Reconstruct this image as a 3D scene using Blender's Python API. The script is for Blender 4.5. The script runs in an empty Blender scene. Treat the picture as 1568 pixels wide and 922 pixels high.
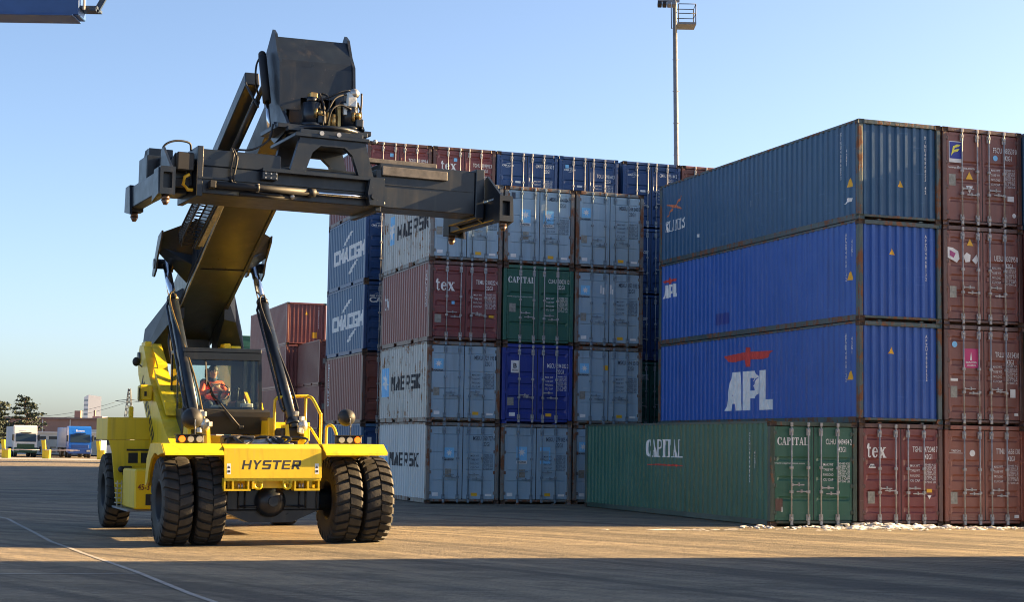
import bpy, bmesh, math, random
from mathutils import Matrix, Vector
from math import radians as R, sin, cos, pi
random.seed(7)
sc = bpy.context.scene
COL = sc.collection

# ------------------------------------------------------------------ camera, sky, sun, exposure
SUN_EL, SUN_AZ = R(18), R(16.8)           # azimuth measured from +X (right) towards +Y (away)
cam = bpy.data.cameras.new('camera'); co = bpy.data.objects.new('camera', cam); COL.objects.link(co)
cam.sensor_width = 36; cam.lens = 36 * 2500.8 / 1568; cam.clip_start = .1; cam.clip_end = 12000
co.matrix_world = Matrix.Translation((0, 0, 1.877)) @ Matrix.Rotation(pi / 2 + .0885, 4, 'X') @ Matrix.Rotation(.0162, 4, 'Z')
sc.camera = co
world = bpy.data.worlds.new('World'); sc.world = world; world.use_nodes = True
wn = world.node_tree; bg = wn.nodes['Background']
sky = wn.nodes.new('ShaderNodeTexSky'); sky.sky_type = 'NISHITA'; sky.sun_disc = False
sky.sun_elevation = SUN_EL; sky.sun_rotation = pi / 2 - SUN_AZ
sky.altitude = 0; sky.air_density = .66; sky.dust_density = 1.5; sky.ozone_density = 1.5
wn.links.new(sky.outputs['Color'], bg.inputs['Color']); bg.inputs['Strength'].default_value = .051
sun = bpy.data.lights.new('sun', 'SUN'); sun.energy = 5.0; sun.angle = R(.5); sun.color = (1, .67, .32)
so = bpy.data.objects.new('sun', sun); COL.objects.link(so)
sdir = Vector((cos(SUN_EL) * cos(SUN_AZ), cos(SUN_EL) * sin(SUN_AZ), sin(SUN_EL)))
so.rotation_euler = sdir.to_track_quat('Z', 'Y').to_euler(); so.location = sdir * 80
sc.view_settings.view_transform = 'Standard'; sc.view_settings.look = 'None'
sc.view_settings.exposure = 2.5; sc.view_settings.gamma = 1; sc.view_settings.use_curve_mapping = False
sc.render.engine = 'CYCLES'
sc.cycles.max_bounces = 6; sc.cycles.use_denoising = True; sc.cycles.filter_width = 1.05

# ------------------------------------------------------------------ helpers
def link(o, parent=None):
    COL.objects.link(o)
    if parent: o.parent = parent
    return o
def tag(o, label=None, cat=None, group=None, kind=None):
    if label: o['label'] = label
    if cat: o['category'] = cat
    if group: o['group'] = group
    if kind: o['kind'] = kind
    return o
def empty(name, loc=(0, 0, 0), rz=0):
    o = bpy.data.objects.new(name, None); COL.objects.link(o); o.location = loc; o.rotation_euler = (0, 0, rz)
    o.empty_display_size = .3
    return o
def mob(name, mesh, parent=None, mats=None, loc=None):
    """an object that shares mesh data; mats are set on the object"""
    o = bpy.data.objects.new(name, mesh); link(o, parent)
    if mats:
        for i, m in enumerate(mats):
            o.material_slots[i].link = 'OBJECT'; o.material_slots[i].material = m
    if loc: o.location = loc
    return o

class MB:
    def __init__(s): s.bm = bmesh.new(); s.mi = 0
    def _fin(s, faces):
        for f in faces: f.material_index = s.mi
    def box(s, c, d, rot=None, bev=0):
        r = bmesh.ops.create_cube(s.bm, size=1)
        M = Matrix.Translation(c) @ (rot or Matrix()) @ Matrix.Diagonal((*d, 1))
        vs = r['verts']; bmesh.ops.transform(s.bm, matrix=M, verts=vs)
        fs = {f for v in vs for f in v.link_faces}; s._fin(fs)
        if bev:
            es = list({e for v in vs for e in v.link_edges})
            rr = bmesh.ops.bevel(s.bm, geom=es, offset=bev, segments=1, affect='EDGES'); s._fin(rr['faces'])
        return s
    def b2(s, lo, hi, bev=0):
        return s.box([(a + b) / 2 for a, b in zip(lo, hi)], [abs(b - a) for a, b in zip(lo, hi)], None, bev)
    def frame(s, p0, p1, up=(0, 0, 1)):
        p0, p1, up = Vector(p0), Vector(p1), Vector(up)
        z = (p1 - p0).normalized()
        if abs(z.dot(up)) > .999: up = Vector((0, 1, 0))
        x = up.cross(z).normalized(); y = z.cross(x)
        return Matrix((x, y, z)).transposed().to_4x4()
    def beam(s, p0, p1, w, h, up=(0, 0, 1), bev=0):
        """box from p0 to p1, w across, h along up"""
        p0, p1 = Vector(p0), Vector(p1)
        return s.box((p0 + p1) / 2, (w, h, (p1 - p0).length), s.frame(p0, p1, up), bev)
    def cyl(s, p0, p1, r0, r1=None, n=14, caps=True):
        p0, p1 = Vector(p0), Vector(p1)
        r = bmesh.ops.create_cone(s.bm, cap_ends=caps, segments=n, radius1=r0, radius2=r0 if r1 is None else r1, depth=(p1 - p0).length)
        M = Matrix.Translation((p0 + p1) / 2) @ s.frame(p0, p1)
        bmesh.ops.transform(s.bm, matrix=M, verts=r['verts'])
        fs = {f for v in r['verts'] for f in v.link_faces}; s._fin(fs)
        for f in fs:
            if len(f.verts) == 4: f.smooth = True
        return s
    def sphere(s, c, r, sc_=(1, 1, 1), n=14):
        rr = bmesh.ops.create_uvsphere(s.bm, u_segments=n, v_segments=max(6, n * 2 // 3), radius=r)
        bmesh.ops.transform(s.bm, matrix=Matrix.Translation(c) @ Matrix.Diagonal((*sc_, 1)), verts=rr['verts'])
        fs = {f for v in rr['verts'] for f in v.link_faces}; s._fin(fs)
        for f in fs: f.smooth = True
        return s
    def ico(s, c, r, sc_=(1, 1, 1), sub=1, jit=0):
        rr = bmesh.ops.create_icosphere(s.bm, subdivisions=sub, radius=r)
        for v in rr['verts']: v.co *= 1 + random.uniform(-jit, jit)
        bmesh.ops.transform(s.bm, matrix=Matrix.Translation(c) @ Matrix.Rotation(random.random() * 6, 4, 'Z') @ Matrix.Diagonal((*sc_, 1)), verts=rr['verts'])
        s._fin({f for v in rr['verts'] for f in v.link_faces}); return s
    def tube(s, pts, r, n=8):
        pts = [Vector(p) for p in pts]; rings = []
        for i, p in enumerate(pts):
            t = (pts[min(i + 1, len(pts) - 1)] - pts[max(i - 1, 0)]).normalized()
            up = Vector((0, 0, 1)) if abs(t.z) < .95 else Vector((0, 1, 0))
            x = up.cross(t).normalized(); y = t.cross(x)
            rings.append([s.bm.verts.new(p + x * r * cos(2 * pi * k / n) + y * r * sin(2 * pi * k / n)) for k in range(n)])
        fs = []
        for a, b in zip(rings, rings[1:]):
            for k in range(n): fs.append(s.bm.faces.new((a[k], a[(k + 1) % n], b[(k + 1) % n], b[k])))
        for f in fs: f.smooth = True
        fs.append(s.bm.faces.new(rings[0][::-1])); fs.append(s.bm.faces.new(rings[-1])); s._fin(fs); return s
    def hose(s, pts, r, n=8, k=5):
        P = [Vector(p) for p in pts]; P = [P[0] * 2 - P[1]] + P + [P[-1] * 2 - P[-2]]; out = []
        for a, b, c, d in zip(P, P[1:], P[2:], P[3:]):
            for i in range(k):
                t = i / k; out.append(.5 * (2 * b + (c - a) * t + (2 * a - 5 * b + 4 * c - d) * t * t + (3 * b - a - 3 * c + d) * t ** 3))
        return s.tube(out + [P[-2]], r, n)
    def prism(s, poly, M, depth):
        """poly in local xy of M, extruded along local z by depth"""
        a = [s.bm.verts.new(M @ Vector((x, y, 0))) for x, y in poly]
        b = [s.bm.verts.new(M @ Vector((x, y, depth))) for x, y in poly]
        n = len(poly); fs = [s.bm.faces.new(a[::-1]), s.bm.faces.new(b)]
        for k in range(n): fs.append(s.bm.faces.new((a[k], a[(k + 1) % n], b[(k + 1) % n], b[k])))
        s._fin(fs); return s
    def prism_x(s, yz, x0, x1):
        """outline in the vehicle's side view (y, z), extruded from x0 to x1"""
        M = Matrix(((0, 0, 1, x0), (1, 0, 0, 0), (0, 1, 0, 0), (0, 0, 0, 1)))
        return s.prism(yz, M, x1 - x0)
    def prism_y(s, xz, y0, y1):
        M = Matrix(((1, 0, 0, 0), (0, 0, 1, y0), (0, 1, 0, 0), (0, 0, 0, 1)))
        return s.prism(xz, M, y1 - y0)
    def prism_z(s, xy, z0, z1):
        return s.prism(xy, Matrix.Translation((0, 0, z0)), z1 - z0)
    def hexa(s, p):
        """eight corners: bottom 4 then top 4"""
        v = [s.bm.verts.new(q) for q in p]
        fs = [s.bm.faces.new([v[i] for i in q]) for q in ((3, 2, 1, 0), (4, 5, 6, 7), (0, 1, 5, 4), (1, 2, 6, 5), (2, 3, 7, 6), (3, 0, 4, 7))]
        s._fin(fs); return s
    def lathe(s, prof, M=None, n=32, close=False):
        """profile (r, h) about local z of M"""
        M = M or Matrix(); rings = []
        for r, h in prof:
            rings.append([s.bm.verts.new(M @ Vector((r * cos(2 * pi * k / n), r * sin(2 * pi * k / n), h))) for k in range(n)])
        fs = []
        for a, b in zip(rings, rings[1:]):
            for k in range(n):
                f = s.bm.faces.new((a[k], a[(k + 1) % n], b[(k + 1) % n], b[k])); f.smooth = True; fs.append(f)
        if close: fs += [s.bm.faces.new(rings[0][::-1]), s.bm.faces.new(rings[-1])]
        s._fin(fs); return s
    def flat(s, poly, M):
        s._fin([s.bm.faces.new([s.bm.verts.new(M @ Vector((x, y, 0))) for x, y in poly])]); return s
    def mesh(s, name, nmat=1, mats=None, recalc=True):
        if recalc: bmesh.ops.recalc_face_normals(s.bm, faces=s.bm.faces)
        me = bpy.data.meshes.new(name); s.bm.to_mesh(me); s.bm.free()
        for m in (mats or [None] * nmat): me.materials.append(m)
        return me
    def build(s, name, mats, parent=None, recalc=True):
        mats = mats if isinstance(mats, (list, tuple)) else [mats]
        return link(bpy.data.objects.new(name, s.mesh(name, mats=mats, recalc=recalc)), parent)

# ------------------------------------------------------------------ materials
MATS = {}
def newmat(name):
    m = bpy.data.materials.new(name); m.use_nodes = True
    n = m.node_tree; b = n.nodes['Principled BSDF']
    return m, n, b
def plain(name, col, rough=.5, metal=0, emit=None, es=0, alpha=1, trans=0, coat=0):
    if name in MATS: return MATS[name]
    m, n, b = newmat(name)
    b.inputs['Base Color'].default_value = (*col, 1); b.inputs['Roughness'].default_value = rough; b.inputs['Metallic'].default_value = metal
    b.inputs['Coat Weight'].default_value = coat; b.inputs['Transmission Weight'].default_value = trans
    if emit: b.inputs['Emission Color'].default_value = (*emit, 1); b.inputs['Emission Strength'].default_value = es
    MATS[name] = m; return m
def N(n, t, **k):
    x = n.nodes.new(t)
    for a, v in k.items():
        if a.startswith('i_'): x.inputs[a[2:].replace('_', ' ')].default_value = v
        else: setattr(x, a, v)
    return x
def ramp(n, src, p0, p1, c0=(0, 0, 0, 1), c1=(1, 1, 1, 1)):
    r = n.nodes.new('ShaderNodeValToRGB'); e = r.color_ramp.elements
    e[0].position, e[1].position = p0, p1; e[0].color, e[1].color = c0, c1
    n.links.new(src, r.inputs[0]); return r.outputs[0]
def mix(n, fac, a, b, mode='MIX'):
    x = n.nodes.new('ShaderNodeMix'); x.data_type = 'RGBA'; x.blend_type = mode
    for s, v in ((0, fac), (6, a), (7, b)):
        if isinstance(v, (int, float)): x.inputs[s].default_value = v
        elif isinstance(v, tuple): x.inputs[s].default_value = v
        else: n.links.new(v, x.inputs[s])
    return x.outputs[2]
def math_(n, op, a, b):
    x = n.nodes.new('ShaderNodeMath'); x.operation = op
    for i, v in enumerate((a, b)):
        if isinstance(v, (int, float)): x.inputs[i].default_value = v
        else: n.links.new(v, x.inputs[i])
    return x.outputs[0]
def coords(n, seed=True):
    """object coordinates shifted by a random number of the object"""
    t = n.nodes.new('ShaderNodeTexCoord').outputs['Object']
    if not seed: return t
    oi = n.nodes.new('ShaderNodeObjectInfo')
    s = math_(n, 'MULTIPLY', oi.outputs['Random'], 61.0)
    va = n.nodes.new('ShaderNodeVectorMath'); va.operation = 'ADD'
    n.links.new(t, va.inputs[0]); n.links.new(s, va.inputs[1]); return va.outputs[0]
def noise(n, vec, scale, detail=4, stretch=None, rough=.55):
    if stretch:
        mp = n.nodes.new('ShaderNodeMapping'); mp.inputs['Scale'].default_value = stretch
        n.links.new(vec, mp.inputs['Vector']); vec = mp.outputs[0]
    x = N(n, 'ShaderNodeTexNoise'); x.inputs['Scale'].default_value = scale; x.inputs['Detail'].default_value = detail; x.inputs['Roughness'].default_value = rough
    n.links.new(vec, x.inputs['Vector']); return x.outputs['Fac']
def painted(name, col, rust=.3, dirt=.4, rough=.42, rustcol=(.10, .04, .018), fade=.25, bump=.15):
    """weathered coach paint: faded clouds, rain streaks, rust blooms, a little orange-peel"""
    if name in MATS: return MATS[name]
    m, n, b = newmat(name); v = coords(n)
    cl = noise(n, v, .9, 5)
    pale = tuple(c * (1 - fade) + fade * .33 for c in col); dark = tuple(c * .72 for c in col)
    c = mix(n, ramp(n, cl, .35, .7), (*dark, 1), (*pale, 1)); c = mix(n, .55, c, (*col, 1))
    st = noise(n, v, 1.0, 5, (7, 7, .45)); c = mix(n, math_(n, 'MULTIPLY', ramp(n, st, .52, .75), dirt * .55), c, (.035, .03, .026, 1))
    st2 = noise(n, v, 1.0, 3, (11, 11, .3)); c = mix(n, math_(n, 'MULTIPLY', ramp(n, st2, .6, .8), dirt * .3), c, (.3, .3, .29, 1))
    sl = noise(n, v, 1.0, 4, (1.3, .9, 14)); c = mix(n, math_(n, 'MULTIPLY', ramp(n, sl, .66, .70), dirt * .45), c, tuple(min(.6, x * 1.5 + .09) for x in col) + (1,))   # long scrapes
    pt = noise(n, v, .45, 2); c = mix(n, math_(n, 'MULTIPLY', ramp(n, pt, .60, .63), dirt * .35), c, dark + (1,))                                                          # touched-up areas
    ru = noise(n, v, 2.2, 9, None, .72); ru2 = noise(n, v, 2.0, 6, (4, 4, .5)); rm = math_(n, 'ADD', math_(n, 'MULTIPLY', ru, .6), math_(n, 'MULTIPLY', ru2, .4))
    th = .72 - .27 * rust
    rf = ramp(n, rm, th, th + .05)
    rc = mix(n, noise(n, v, 14, 4), (*rustcol, 1), tuple(x * 2.4 for x in rustcol) + (1,))
    c = mix(n, rf, c, rc)
    n.links.new(c, b.inputs['Base Color'])
    n.links.new(math_(n, 'ADD', math_(n, 'MULTIPLY', rf, .4), math_(n, 'ADD', rough - .1, math_(n, 'MULTIPLY', cl, .2))), b.inputs['Roughness'])
    bp = n.nodes.new('ShaderNodeBump'); bp.inputs['Strength'].default_value = bump * 2; bp.inputs['Distance'].default_value = .03
    n.links.new(math_(n, 'ADD', math_(n, 'ADD', noise(n, v, 1.1, 2), math_(n, 'MULTIPLY', noise(n, v, 4.0, 3), .4)), math_(n, 'MULTIPLY', rf, .2)), bp.inputs['Height']); n.links.new(bp.outputs[0], b.inputs['Normal'])
    MATS[name] = m; return m
def worn(name, col, var=.25, rough=.5, metal=0, scale=3, spec=.5):
    """one colour with uneven tone and gloss"""
    if name in MATS: return MATS[name]
    m, n, b = newmat(name); v = coords(n); f = noise(n, v, scale, 6)
    c = mix(n, ramp(n, f, .3, .7), tuple(x * (1 - var) for x in col) + (1,), tuple(min(1, x * (1 + var)) for x in col) + (1,))
    n.links.new(c, b.inputs['Base Color']); b.inputs['Metallic'].default_value = metal
    n.links.new(math_(n, 'ADD', rough - .12, math_(n, 'MULTIPLY', noise(n, v, scale * 2, 4), .24)), b.inputs['Roughness'])
    b.inputs['Specular IOR Level'].default_value = spec
    MATS[name] = m; return m

RUSTY = worn('rusty_steel', (.075, .045, .03), .5, .8, 0, 9)
GALV = worn('galvanised', (.34, .34, .34), .25, .5, .2, 8)
GASK = worn('door_gasket', (.012, .013, .015), .3, .7)
WHITE = worn('white_lettering', (.74, .75, .74), .12, .55, 0, 5)
BLACKTXT = worn('black_lettering', (.02, .022, .03), .2, .6, 0, 5)
DARKBLUETXT = worn('dark_blue_lettering', (.035, .05, .08), .2, .6, 0, 5)
YELLOWST = worn('yellow_sticker', (.75, .42, .02), .1, .5)
SILVERST = worn('plate_sticker', (.25, .25, .22), .3, .5, .2, 12)
STARBLUE = worn('sky_blue_panel', (.20, .52, .82), .08, .5, 0, 4)
REDTXT = worn('red_emblem', (.55, .045, .035), .15, .55, 0, 6)
ORANGETXT = worn('orange_emblem', (.6, .17, .07), .25, .55, 0, 6)

# ------------------------------------------------------------------ lettering
_tc = {}
def glyphs(body, bold=0):
    """flat triangles of a text set in the built-in face, normalised to height 1 (capitals)"""
    k = (body, bold)
    if k in _tc: return _tc[k]
    cu = bpy.data.curves.new('lettering', 'FONT'); cu.body = body; cu.size = 1; cu.offset = bold; cu.resolution_u = 3; cu.fill_mode = 'FRONT'
    o = bpy.data.objects.new('lettering', cu); COL.objects.link(o)
    dg = bpy.context.evaluated_depsgraph_get(); dg.update()
    me = o.evaluated_get(dg).to_mesh()
    vs = [(v.co.x, v.co.y) for v in me.vertices]; fs = [tuple(p.vertices) for p in me.polygons]
    o.evaluated_get(dg).to_mesh_clear(); bpy.data.objects.remove(o); bpy.data.curves.remove(cu)
    x0 = min(v[0] for v in vs); x1 = max(v[0] for v in vs); y0 = min(v[1] for v in vs); y1 = max(v[1] for v in vs)
    r = ([((x - x0) / (x1 - x0), (y - y0) / (y1 - y0)) for x, y in vs], fs, (x1 - x0) / (y1 - y0))
    _tc[k] = r; return r
def T(body, x, y, h, w=None, bold=0, sx=.8, align='L', shear=0):
    """text as a list of polygons in (u, v); lower left corner x, y"""
    vs, fs, asp = glyphs(body, bold); w = w or asp * h * sx
    if align == 'C': x -= w / 2
    if align == 'R': x -= w
    P = [(x + a * w + b * shear * h, y + b * h) for a, b in vs]
    return [[P[i] for i in f] for f in fs]
def TV(body, x, ytop, h, step):
    """upright letters set one below the other"""
    out = []
    for i, ch in enumerate(body):
        if ch != ' ': out += T(ch, x, ytop - i * step, h, None, .02, .75, 'C')
    return out
def box2(x0, y0, x1, y1): return [[(x0, y0), (x1, y0), (x1, y1), (x0, y1)]]
def arc(cx, cy, rx, ry, a0, a1, n=10): return [(cx + rx * cos(R(a0 + (a1 - a0) * i / n)), cy + ry * sin(R(a0 + (a1 - a0) * i / n))) for i in range(n + 1)]
def band(cx, cy, ro, ri, a0, a1, n=10, dx=0):
    """ring piece; ro, ri are (rx, ry); the inner ellipse shifted by dx"""
    o = arc(cx, cy, *ro, a0, a1, n); i = arc(cx + dx, cy, *ri, a0, a1, n)
    return [[o[k], o[k + 1], i[k + 1], i[k]] for k in range(n)]
def place(polys, x, y, w, h): return [[(x + a * w, y + b * h) for a, b in p] for p in polys]
def B(x0, y0, x1, y1): return [(x0, y0), (x1, y0), (x1, y1), (x0, y1)]
SER = {  # heavy serif letters on a unit box
 't': [B(.3, .1, .62, 1), B(.05, .62, .95, .74), [(.3, 1), (.05, .74), (.3, .74)]] + band(.66, .16, (.36, .16), (.12, .08), 180, 340, 6),
 'e': band(.5, .37, (.5, .37), (.2, .29), 0, 330, 14, .06) + [B(.2, .36, .98, .46)],
 'x': [[(.02, .74), (.36, .74), (1, 0), (.64, 0)], [(.72, .74), (.88, .74), (.26, 0), (.1, 0)], B(-.05, .68, .42, .74), B(.62, .68, 1, .74), B(0, 0, .38, .06), B(.55, 0, 1.06, .06)],
 'C': band(.55, .5, (.55, .52), (.3, .44), 40, 320, 14, .08) + [B(.9, .62, 1, 1), B(.9, .0, .99, .34)],
 'A': [[(.46, 1), (.62, 1), (1, 0), (.7, 0)], [(.42, .92), (.5, .92), (.2, 0), (.1, 0)], B(.22, .3, .75, .38), B(0, 0, .32, .06), B(.6, 0, 1.08, .06)],
 'P': [B(.14, 0, .42, 1), B(0, 0, .56, .06), B(0, .94, .5, 1)] + band(.42, .73, (.52, .27), (.24, .2), -90, 90, 10),
 'I': [B(.3, 0, .7, 1), B(.1, 0, .9, .06), B(.1, .94, .9, 1)],
 'T': [B(.36, 0, .64, 1), B(0, .92, 1, 1), B(0, .68, .09, .92), B(.91, .68, 1, .92), B(.2, 0, .8, .06)],
 'L': [B(.14, 0, .42, 1), B(0, 0, 1, .07), B(.91, .07, 1, .36), B(0, .94, .56, 1)],
 'N': [B(.1, 0, .24, 1), B(.78, 0, .9, 1), [(.05, 1), (.38, 1), (.9, 0), (.72, 0)], B(0, 0, .34, .07), B(.66, .93, 1, 1)],
 'E': [B(.14, 0, .4, 1), B(0, 0, .95, .08), B(0, .92, .95, 1), B(.4, .46, .72, .54), B(.86, .08, .95, .32), B(.86, .68, .95, .92)],
 'S': band(.5, .74, (.46, .28), (.22, .18), 20, 270, 10) + band(.5, .27, (.48, .28), (.24, .18), -160, 90, 10) + [B(.86, .7, .94, 1), B(.02, 0, .1, .3)],
 'X': [[(0, 1), (.36, 1), (1, 0), (.64, 0)], [(.76, 1), (.92, 1), (.24, 0), (.08, 0)], B(-.04, .93, .44, 1), B(.6, .93, 1.02, 1), B(0, 0, .36, .07), B(.54, 0, 1.06, .07)],
}
def serif(word, x, y, w, h, gap=.12):
    ww = [{'I': .6, 't': .62, 'x': 1.0, 'e': .85}.get(c, 1) for c in word]; tot = sum(ww) + gap * (len(word) - 1); k = w / tot; out = []; cx = x
    for c, a in zip(word, ww): out += place(SER[c], cx, y, a * k, h); cx += (a + gap) * k
    return out
BLOCKS = {
 'C': [B(0, .12, .32, .88), [(0, .88), (.14, 1), (1, 1), (1, .74), (.32, .74)], [(0, .12), (.32, .26), (1, .26), (1, 0), (.14, 0)]],
 'G': [B(0, .12, .32, .88), [(0, .88), (.14, 1), (1, 1), (1, .76), (.32, .76)], [(0, .12), (.32, .24), (1, .24), (1, 0), (.14, 0)], B(.7, .24, 1, .56), B(.5, .40, .7, .56)],
 'M': [B(0, 0, .26, 1), B(.74, 0, 1, 1), [(.26, 1), (.3, 1), (.62, .3), (.38, .3), (.26, .56)], [(.74, 1), (.7, 1), (.38, .3), (.62, .3), (.74, .56)]],
 'A': [[(.32, 1), (.66, 1), (.32, 0), (0, 0)], [(.34, 1), (.68, 1), (1, 0), (.68, 0)], B(.22, .18, .78, .38)],
 'K': [B(0, 0, .3, 1), [(.28, .42), (.28, .66), (.66, 1), (1, 1), (.5, .48)], [(.3, .52), (.52, .62), (1, 0), (.66, 0)]],
 # wide block letters with cut corners (strokes .2)
 'H': [B(0, 0, .24, 1), B(.76, 0, 1, 1), B(.24, .41, .76, .6)],
 'Y': [[(0, 1), (.27, 1), (.62, .46), (.38, .46)], [(1, 1), (.73, 1), (.38, .46), (.62, .46)], B(.38, 0, .62, .46)],
 'S': [[(.08, 1), (.98, 1), (.98, .8), (.12, .8), (0, .92)], B(0, .5, .26, .92), [(.0, .5), (.1, .40), (.92, .40), (1, .5), (.92, .6), (.26, .6)], B(.74, .1, 1, .5), [(.02, 0), (.92, 0), (1, .1), (.88, .2), (.02, .2)]],
 'T': [B(-.04, .8, 1.0, 1), B(.36, 0, .62, .8)],
 'E': [B(0, 0, .24, 1), B(.24, .82, .96, 1), B(.24, .41, .9, .59), B(.24, 0, .96, .18)],
 'R': [B(0, 0, .26, 1), [(.26, 1), (.9, 1), (1, .9), (.86, .8), (.26, .8)], B(.74, .44, 1, .9), [(.26, .34), (.9, .34), (1, .44), (.86, .54), (.26, .54)], [(.44, .36), (.74, .36), (1, 0), (.7, 0)]],
}
def block(word, x, y, w, h, gap=.14, shear=.14):
    n = len(word); k = w / (n + gap * (n - 1)); out = []
    for i, c in enumerate(word):
        out += [[(a + (b - y) * shear, b) for a, b in p] for p in place(BLOCKS[c], x + i * (1 + gap) * k, y, k, h)]
    return out
def star(cx, cy, r, n=7, ri=.42, a0=90):
    p = []
    for i in range(2 * n):
        a = R(a0 + 180 * i / n); q = r * (1 if i % 2 == 0 else ri); p.append((cx + q * cos(a), cy + q * sin(a)))
    return [[(cx, cy), p[i], p[(i + 1) % (2 * n)]] for i in range(2 * n)]
def disc(cx, cy, r, n=14): return [[(cx + r * cos(2 * pi * i / n), cy + r * sin(2 * pi * i / n)) for i in range(n)]]
def tri(cx, cy, r, up=1): return [[(cx - r, cy - r * .8 * up), (cx + r, cy - r * .8 * up), (cx, cy + r * up)]]

# ------------------------------------------------------------------ ground (one sheet to the horizon)
TH = .336896; CD = Vector((cos(TH), sin(TH), 0)); CL = Vector((-sin(TH), cos(TH), 0))   # door row direction, long direction of the stacks
CP, CH = 2.5058, 2.5906                                                                  # column pitch, tier height
ORIG = {'R': Vector((8.7489, 41.111, 0)), 'A': Vector((-2.6677, 52.0163, 0)), 'B': Vector((-5.3995, 59.1347, 0))}
VP, VYAW, VTILT = Vector((-4.3848, 30.6208, 0)), .3772, .0103                            # the machine: place, heading, cross-fall
VLAT = Vector((cos(VYAW), sin(VYAW), 0)); VFWD = Vector((sin(VYAW), -cos(VYAW), 0))
def gz(x, y):
    """the yard falls gently across the lane the machine stands in"""
    r = Vector((x, y, 0)) - VP; a = r.dot(VLAT); f = r.dot(VFWD)
    wgt = max(0, 1 - max(0, abs(a) - 2.6) / 3.2) * max(0, 1 - max(0, abs(f + 3) - 5) / 5)
    wgt = wgt * wgt * (3 - 2 * wgt)
    return VTILT * max(-2.6, min(2.6, a)) * wgt - .004 * wgt

def ground_mat():
    m, n, b = newmat('yard_surface'); t = n.nodes.new('ShaderNodeTexCoord').outputs['Object']
    big = noise(n, t, .11, 5, (1, 1, 1)); med = noise(n, t, .9, 6); fine = noise(n, t, 26, 3); grit = noise(n, t, 90, 2)
    # tyre-polished tracks: noise drawn out along the driving direction, bent a little
    w = n.nodes.new('ShaderNodeMapping'); w.inputs['Rotation'].default_value = (0, 0, R(-12)); n.links.new(t, w.inputs[0])
    trk = noise(n, w.outputs[0], 1, 5, (.05, 1.1, 1)); trk2 = noise(n, w.outputs[0], 1, 4, (.12, 3.2, 1))
    dv = n.nodes.new('ShaderNodeVectorMath'); dv.operation = 'SUBTRACT'; dv.inputs[1].default_value = (-45, -15, 0); n.links.new(t, dv.inputs[0])
    ln = n.nodes.new('ShaderNodeVectorMath'); ln.operation = 'LENGTH'; n.links.new(dv.outputs[0], ln.inputs[0])
    sx_ = n.nodes.new('ShaderNodeSeparateXYZ'); n.links.new(dv.outputs[0], sx_.inputs[0])
    cb = n.nodes.new('ShaderNodeCombineXYZ'); n.links.new(math_(n, 'MULTIPLY', ln.outputs['Value'], 1.5), cb.inputs[0]); n.links.new(math_(n, 'MULTIPLY', math_(n, 'ARCTAN2', sx_.outputs[1], sx_.outputs[0]), 2.2), cb.inputs[1])
    arcs = noise(n, cb.outputs[0], 1.0, 4)
    c = mix(n, ramp(n, big, .38, .62), (.115, .105, .092, 1), (.20, .178, .148, 1))
    c = mix(n, math_(n, 'MULTIPLY', ramp(n, trk, .40, .62), .75), c, (.27, .235, .185, 1))
    c = mix(n, math_(n, 'MULTIPLY', ramp(n, trk2, .52, .68), .75), c, (.075, .068, .06, 1))
    c = mix(n, math_(n, 'MULTIPLY', ramp(n, arcs, .52, .60), .8), c, (.055, .05, .046, 1))
    c = mix(n, math_(n, 'MULTIPLY', ramp(n, arcs, .38, .46, (1, 1, 1, 1), (0, 0, 0, 1)), .7), c, (.30, .26, .205, 1))
    c = mix(n, math_(n, 'MULTIPLY', ramp(n, med, .52, .70), .65), c, (.075, .07, .062, 1))
    c = mix(n, math_(n, 'MULTIPLY', ramp(n, fine, .35, .65), .6), mix(n, .5, c, (.05, .047, .043, 1)), c)
    c = mix(n, math_(n, 'MULTIPLY', ramp(n, grit, .58, .66), .6), c, (.34, .31, .27, 1))
    # block pavers
    br = n.nodes.new('ShaderNodeTexBrick'); br.inputs['Scale'].default_value = 1; br.inputs['Brick Width'].default_value = .30; br.inputs['Row Height'].default_value = .15
    br.inputs['Mortar Size'].default_value = .009; br.inputs['Mortar Smooth'].default_value = .3
    br.inputs['Color1'].default_value = (1, 1, 1, 1); br.inputs['Color2'].default_value = (.66, .66, .66, 1); br.inputs['Mortar'].default_value = (.3, .3, .3, 1)
    mp = n.nodes.new('ShaderNodeMapping'); mp.inputs['Rotation'].default_value = (0, 0, R(24)); n.links.new(t, mp.inputs[0]); n.links.new(mp.outputs[0], br.inputs['Vector'])
    c = mix(n, .6, c, br.outputs['Color'], 'MULTIPLY')
    oil = noise(n, t, .55, 3); c = mix(n, math_(n, 'MULTIPLY', ramp(n, oil, .66, .74), .6), c, (.02, .02, .02, 1))
    c = mix(n, 1.0, c, (1.46, 1.37, 1.15, 1), 'MULTIPLY')
    n.links.new(c, b.inputs['Base Color'])
    n.links.new(math_(n, 'ADD', .62, math_(n, 'MULTIPLY', med, .25)), b.inputs['Roughness'])
    b.inputs['Specular IOR Level'].default_value = .35
    rgb = n.nodes.new('ShaderNodeRGBToBW'); n.links.new(br.outputs['Color'], rgb.inputs[0])
    h = math_(n, 'ADD', math_(n, 'ADD', math_(n, 'MULTIPLY', rgb.outputs[0], .9), math_(n, 'MULTIPLY', noise(n, t, 3.2, 5), 1.6)), math_(n, 'ADD', math_(n, 'MULTIPLY', fine, .5), math_(n, 'MULTIPLY', grit, .4)))
    bp = n.nodes.new('ShaderNodeBump'); bp.inputs['Strength'].default_value = 1.0; bp.inputs['Distance'].default_value = .03
    n.links.new(h, bp.inputs['Height']); n.links.new(bp.outputs[0], b.inputs['Normal'])
    return m
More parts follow.
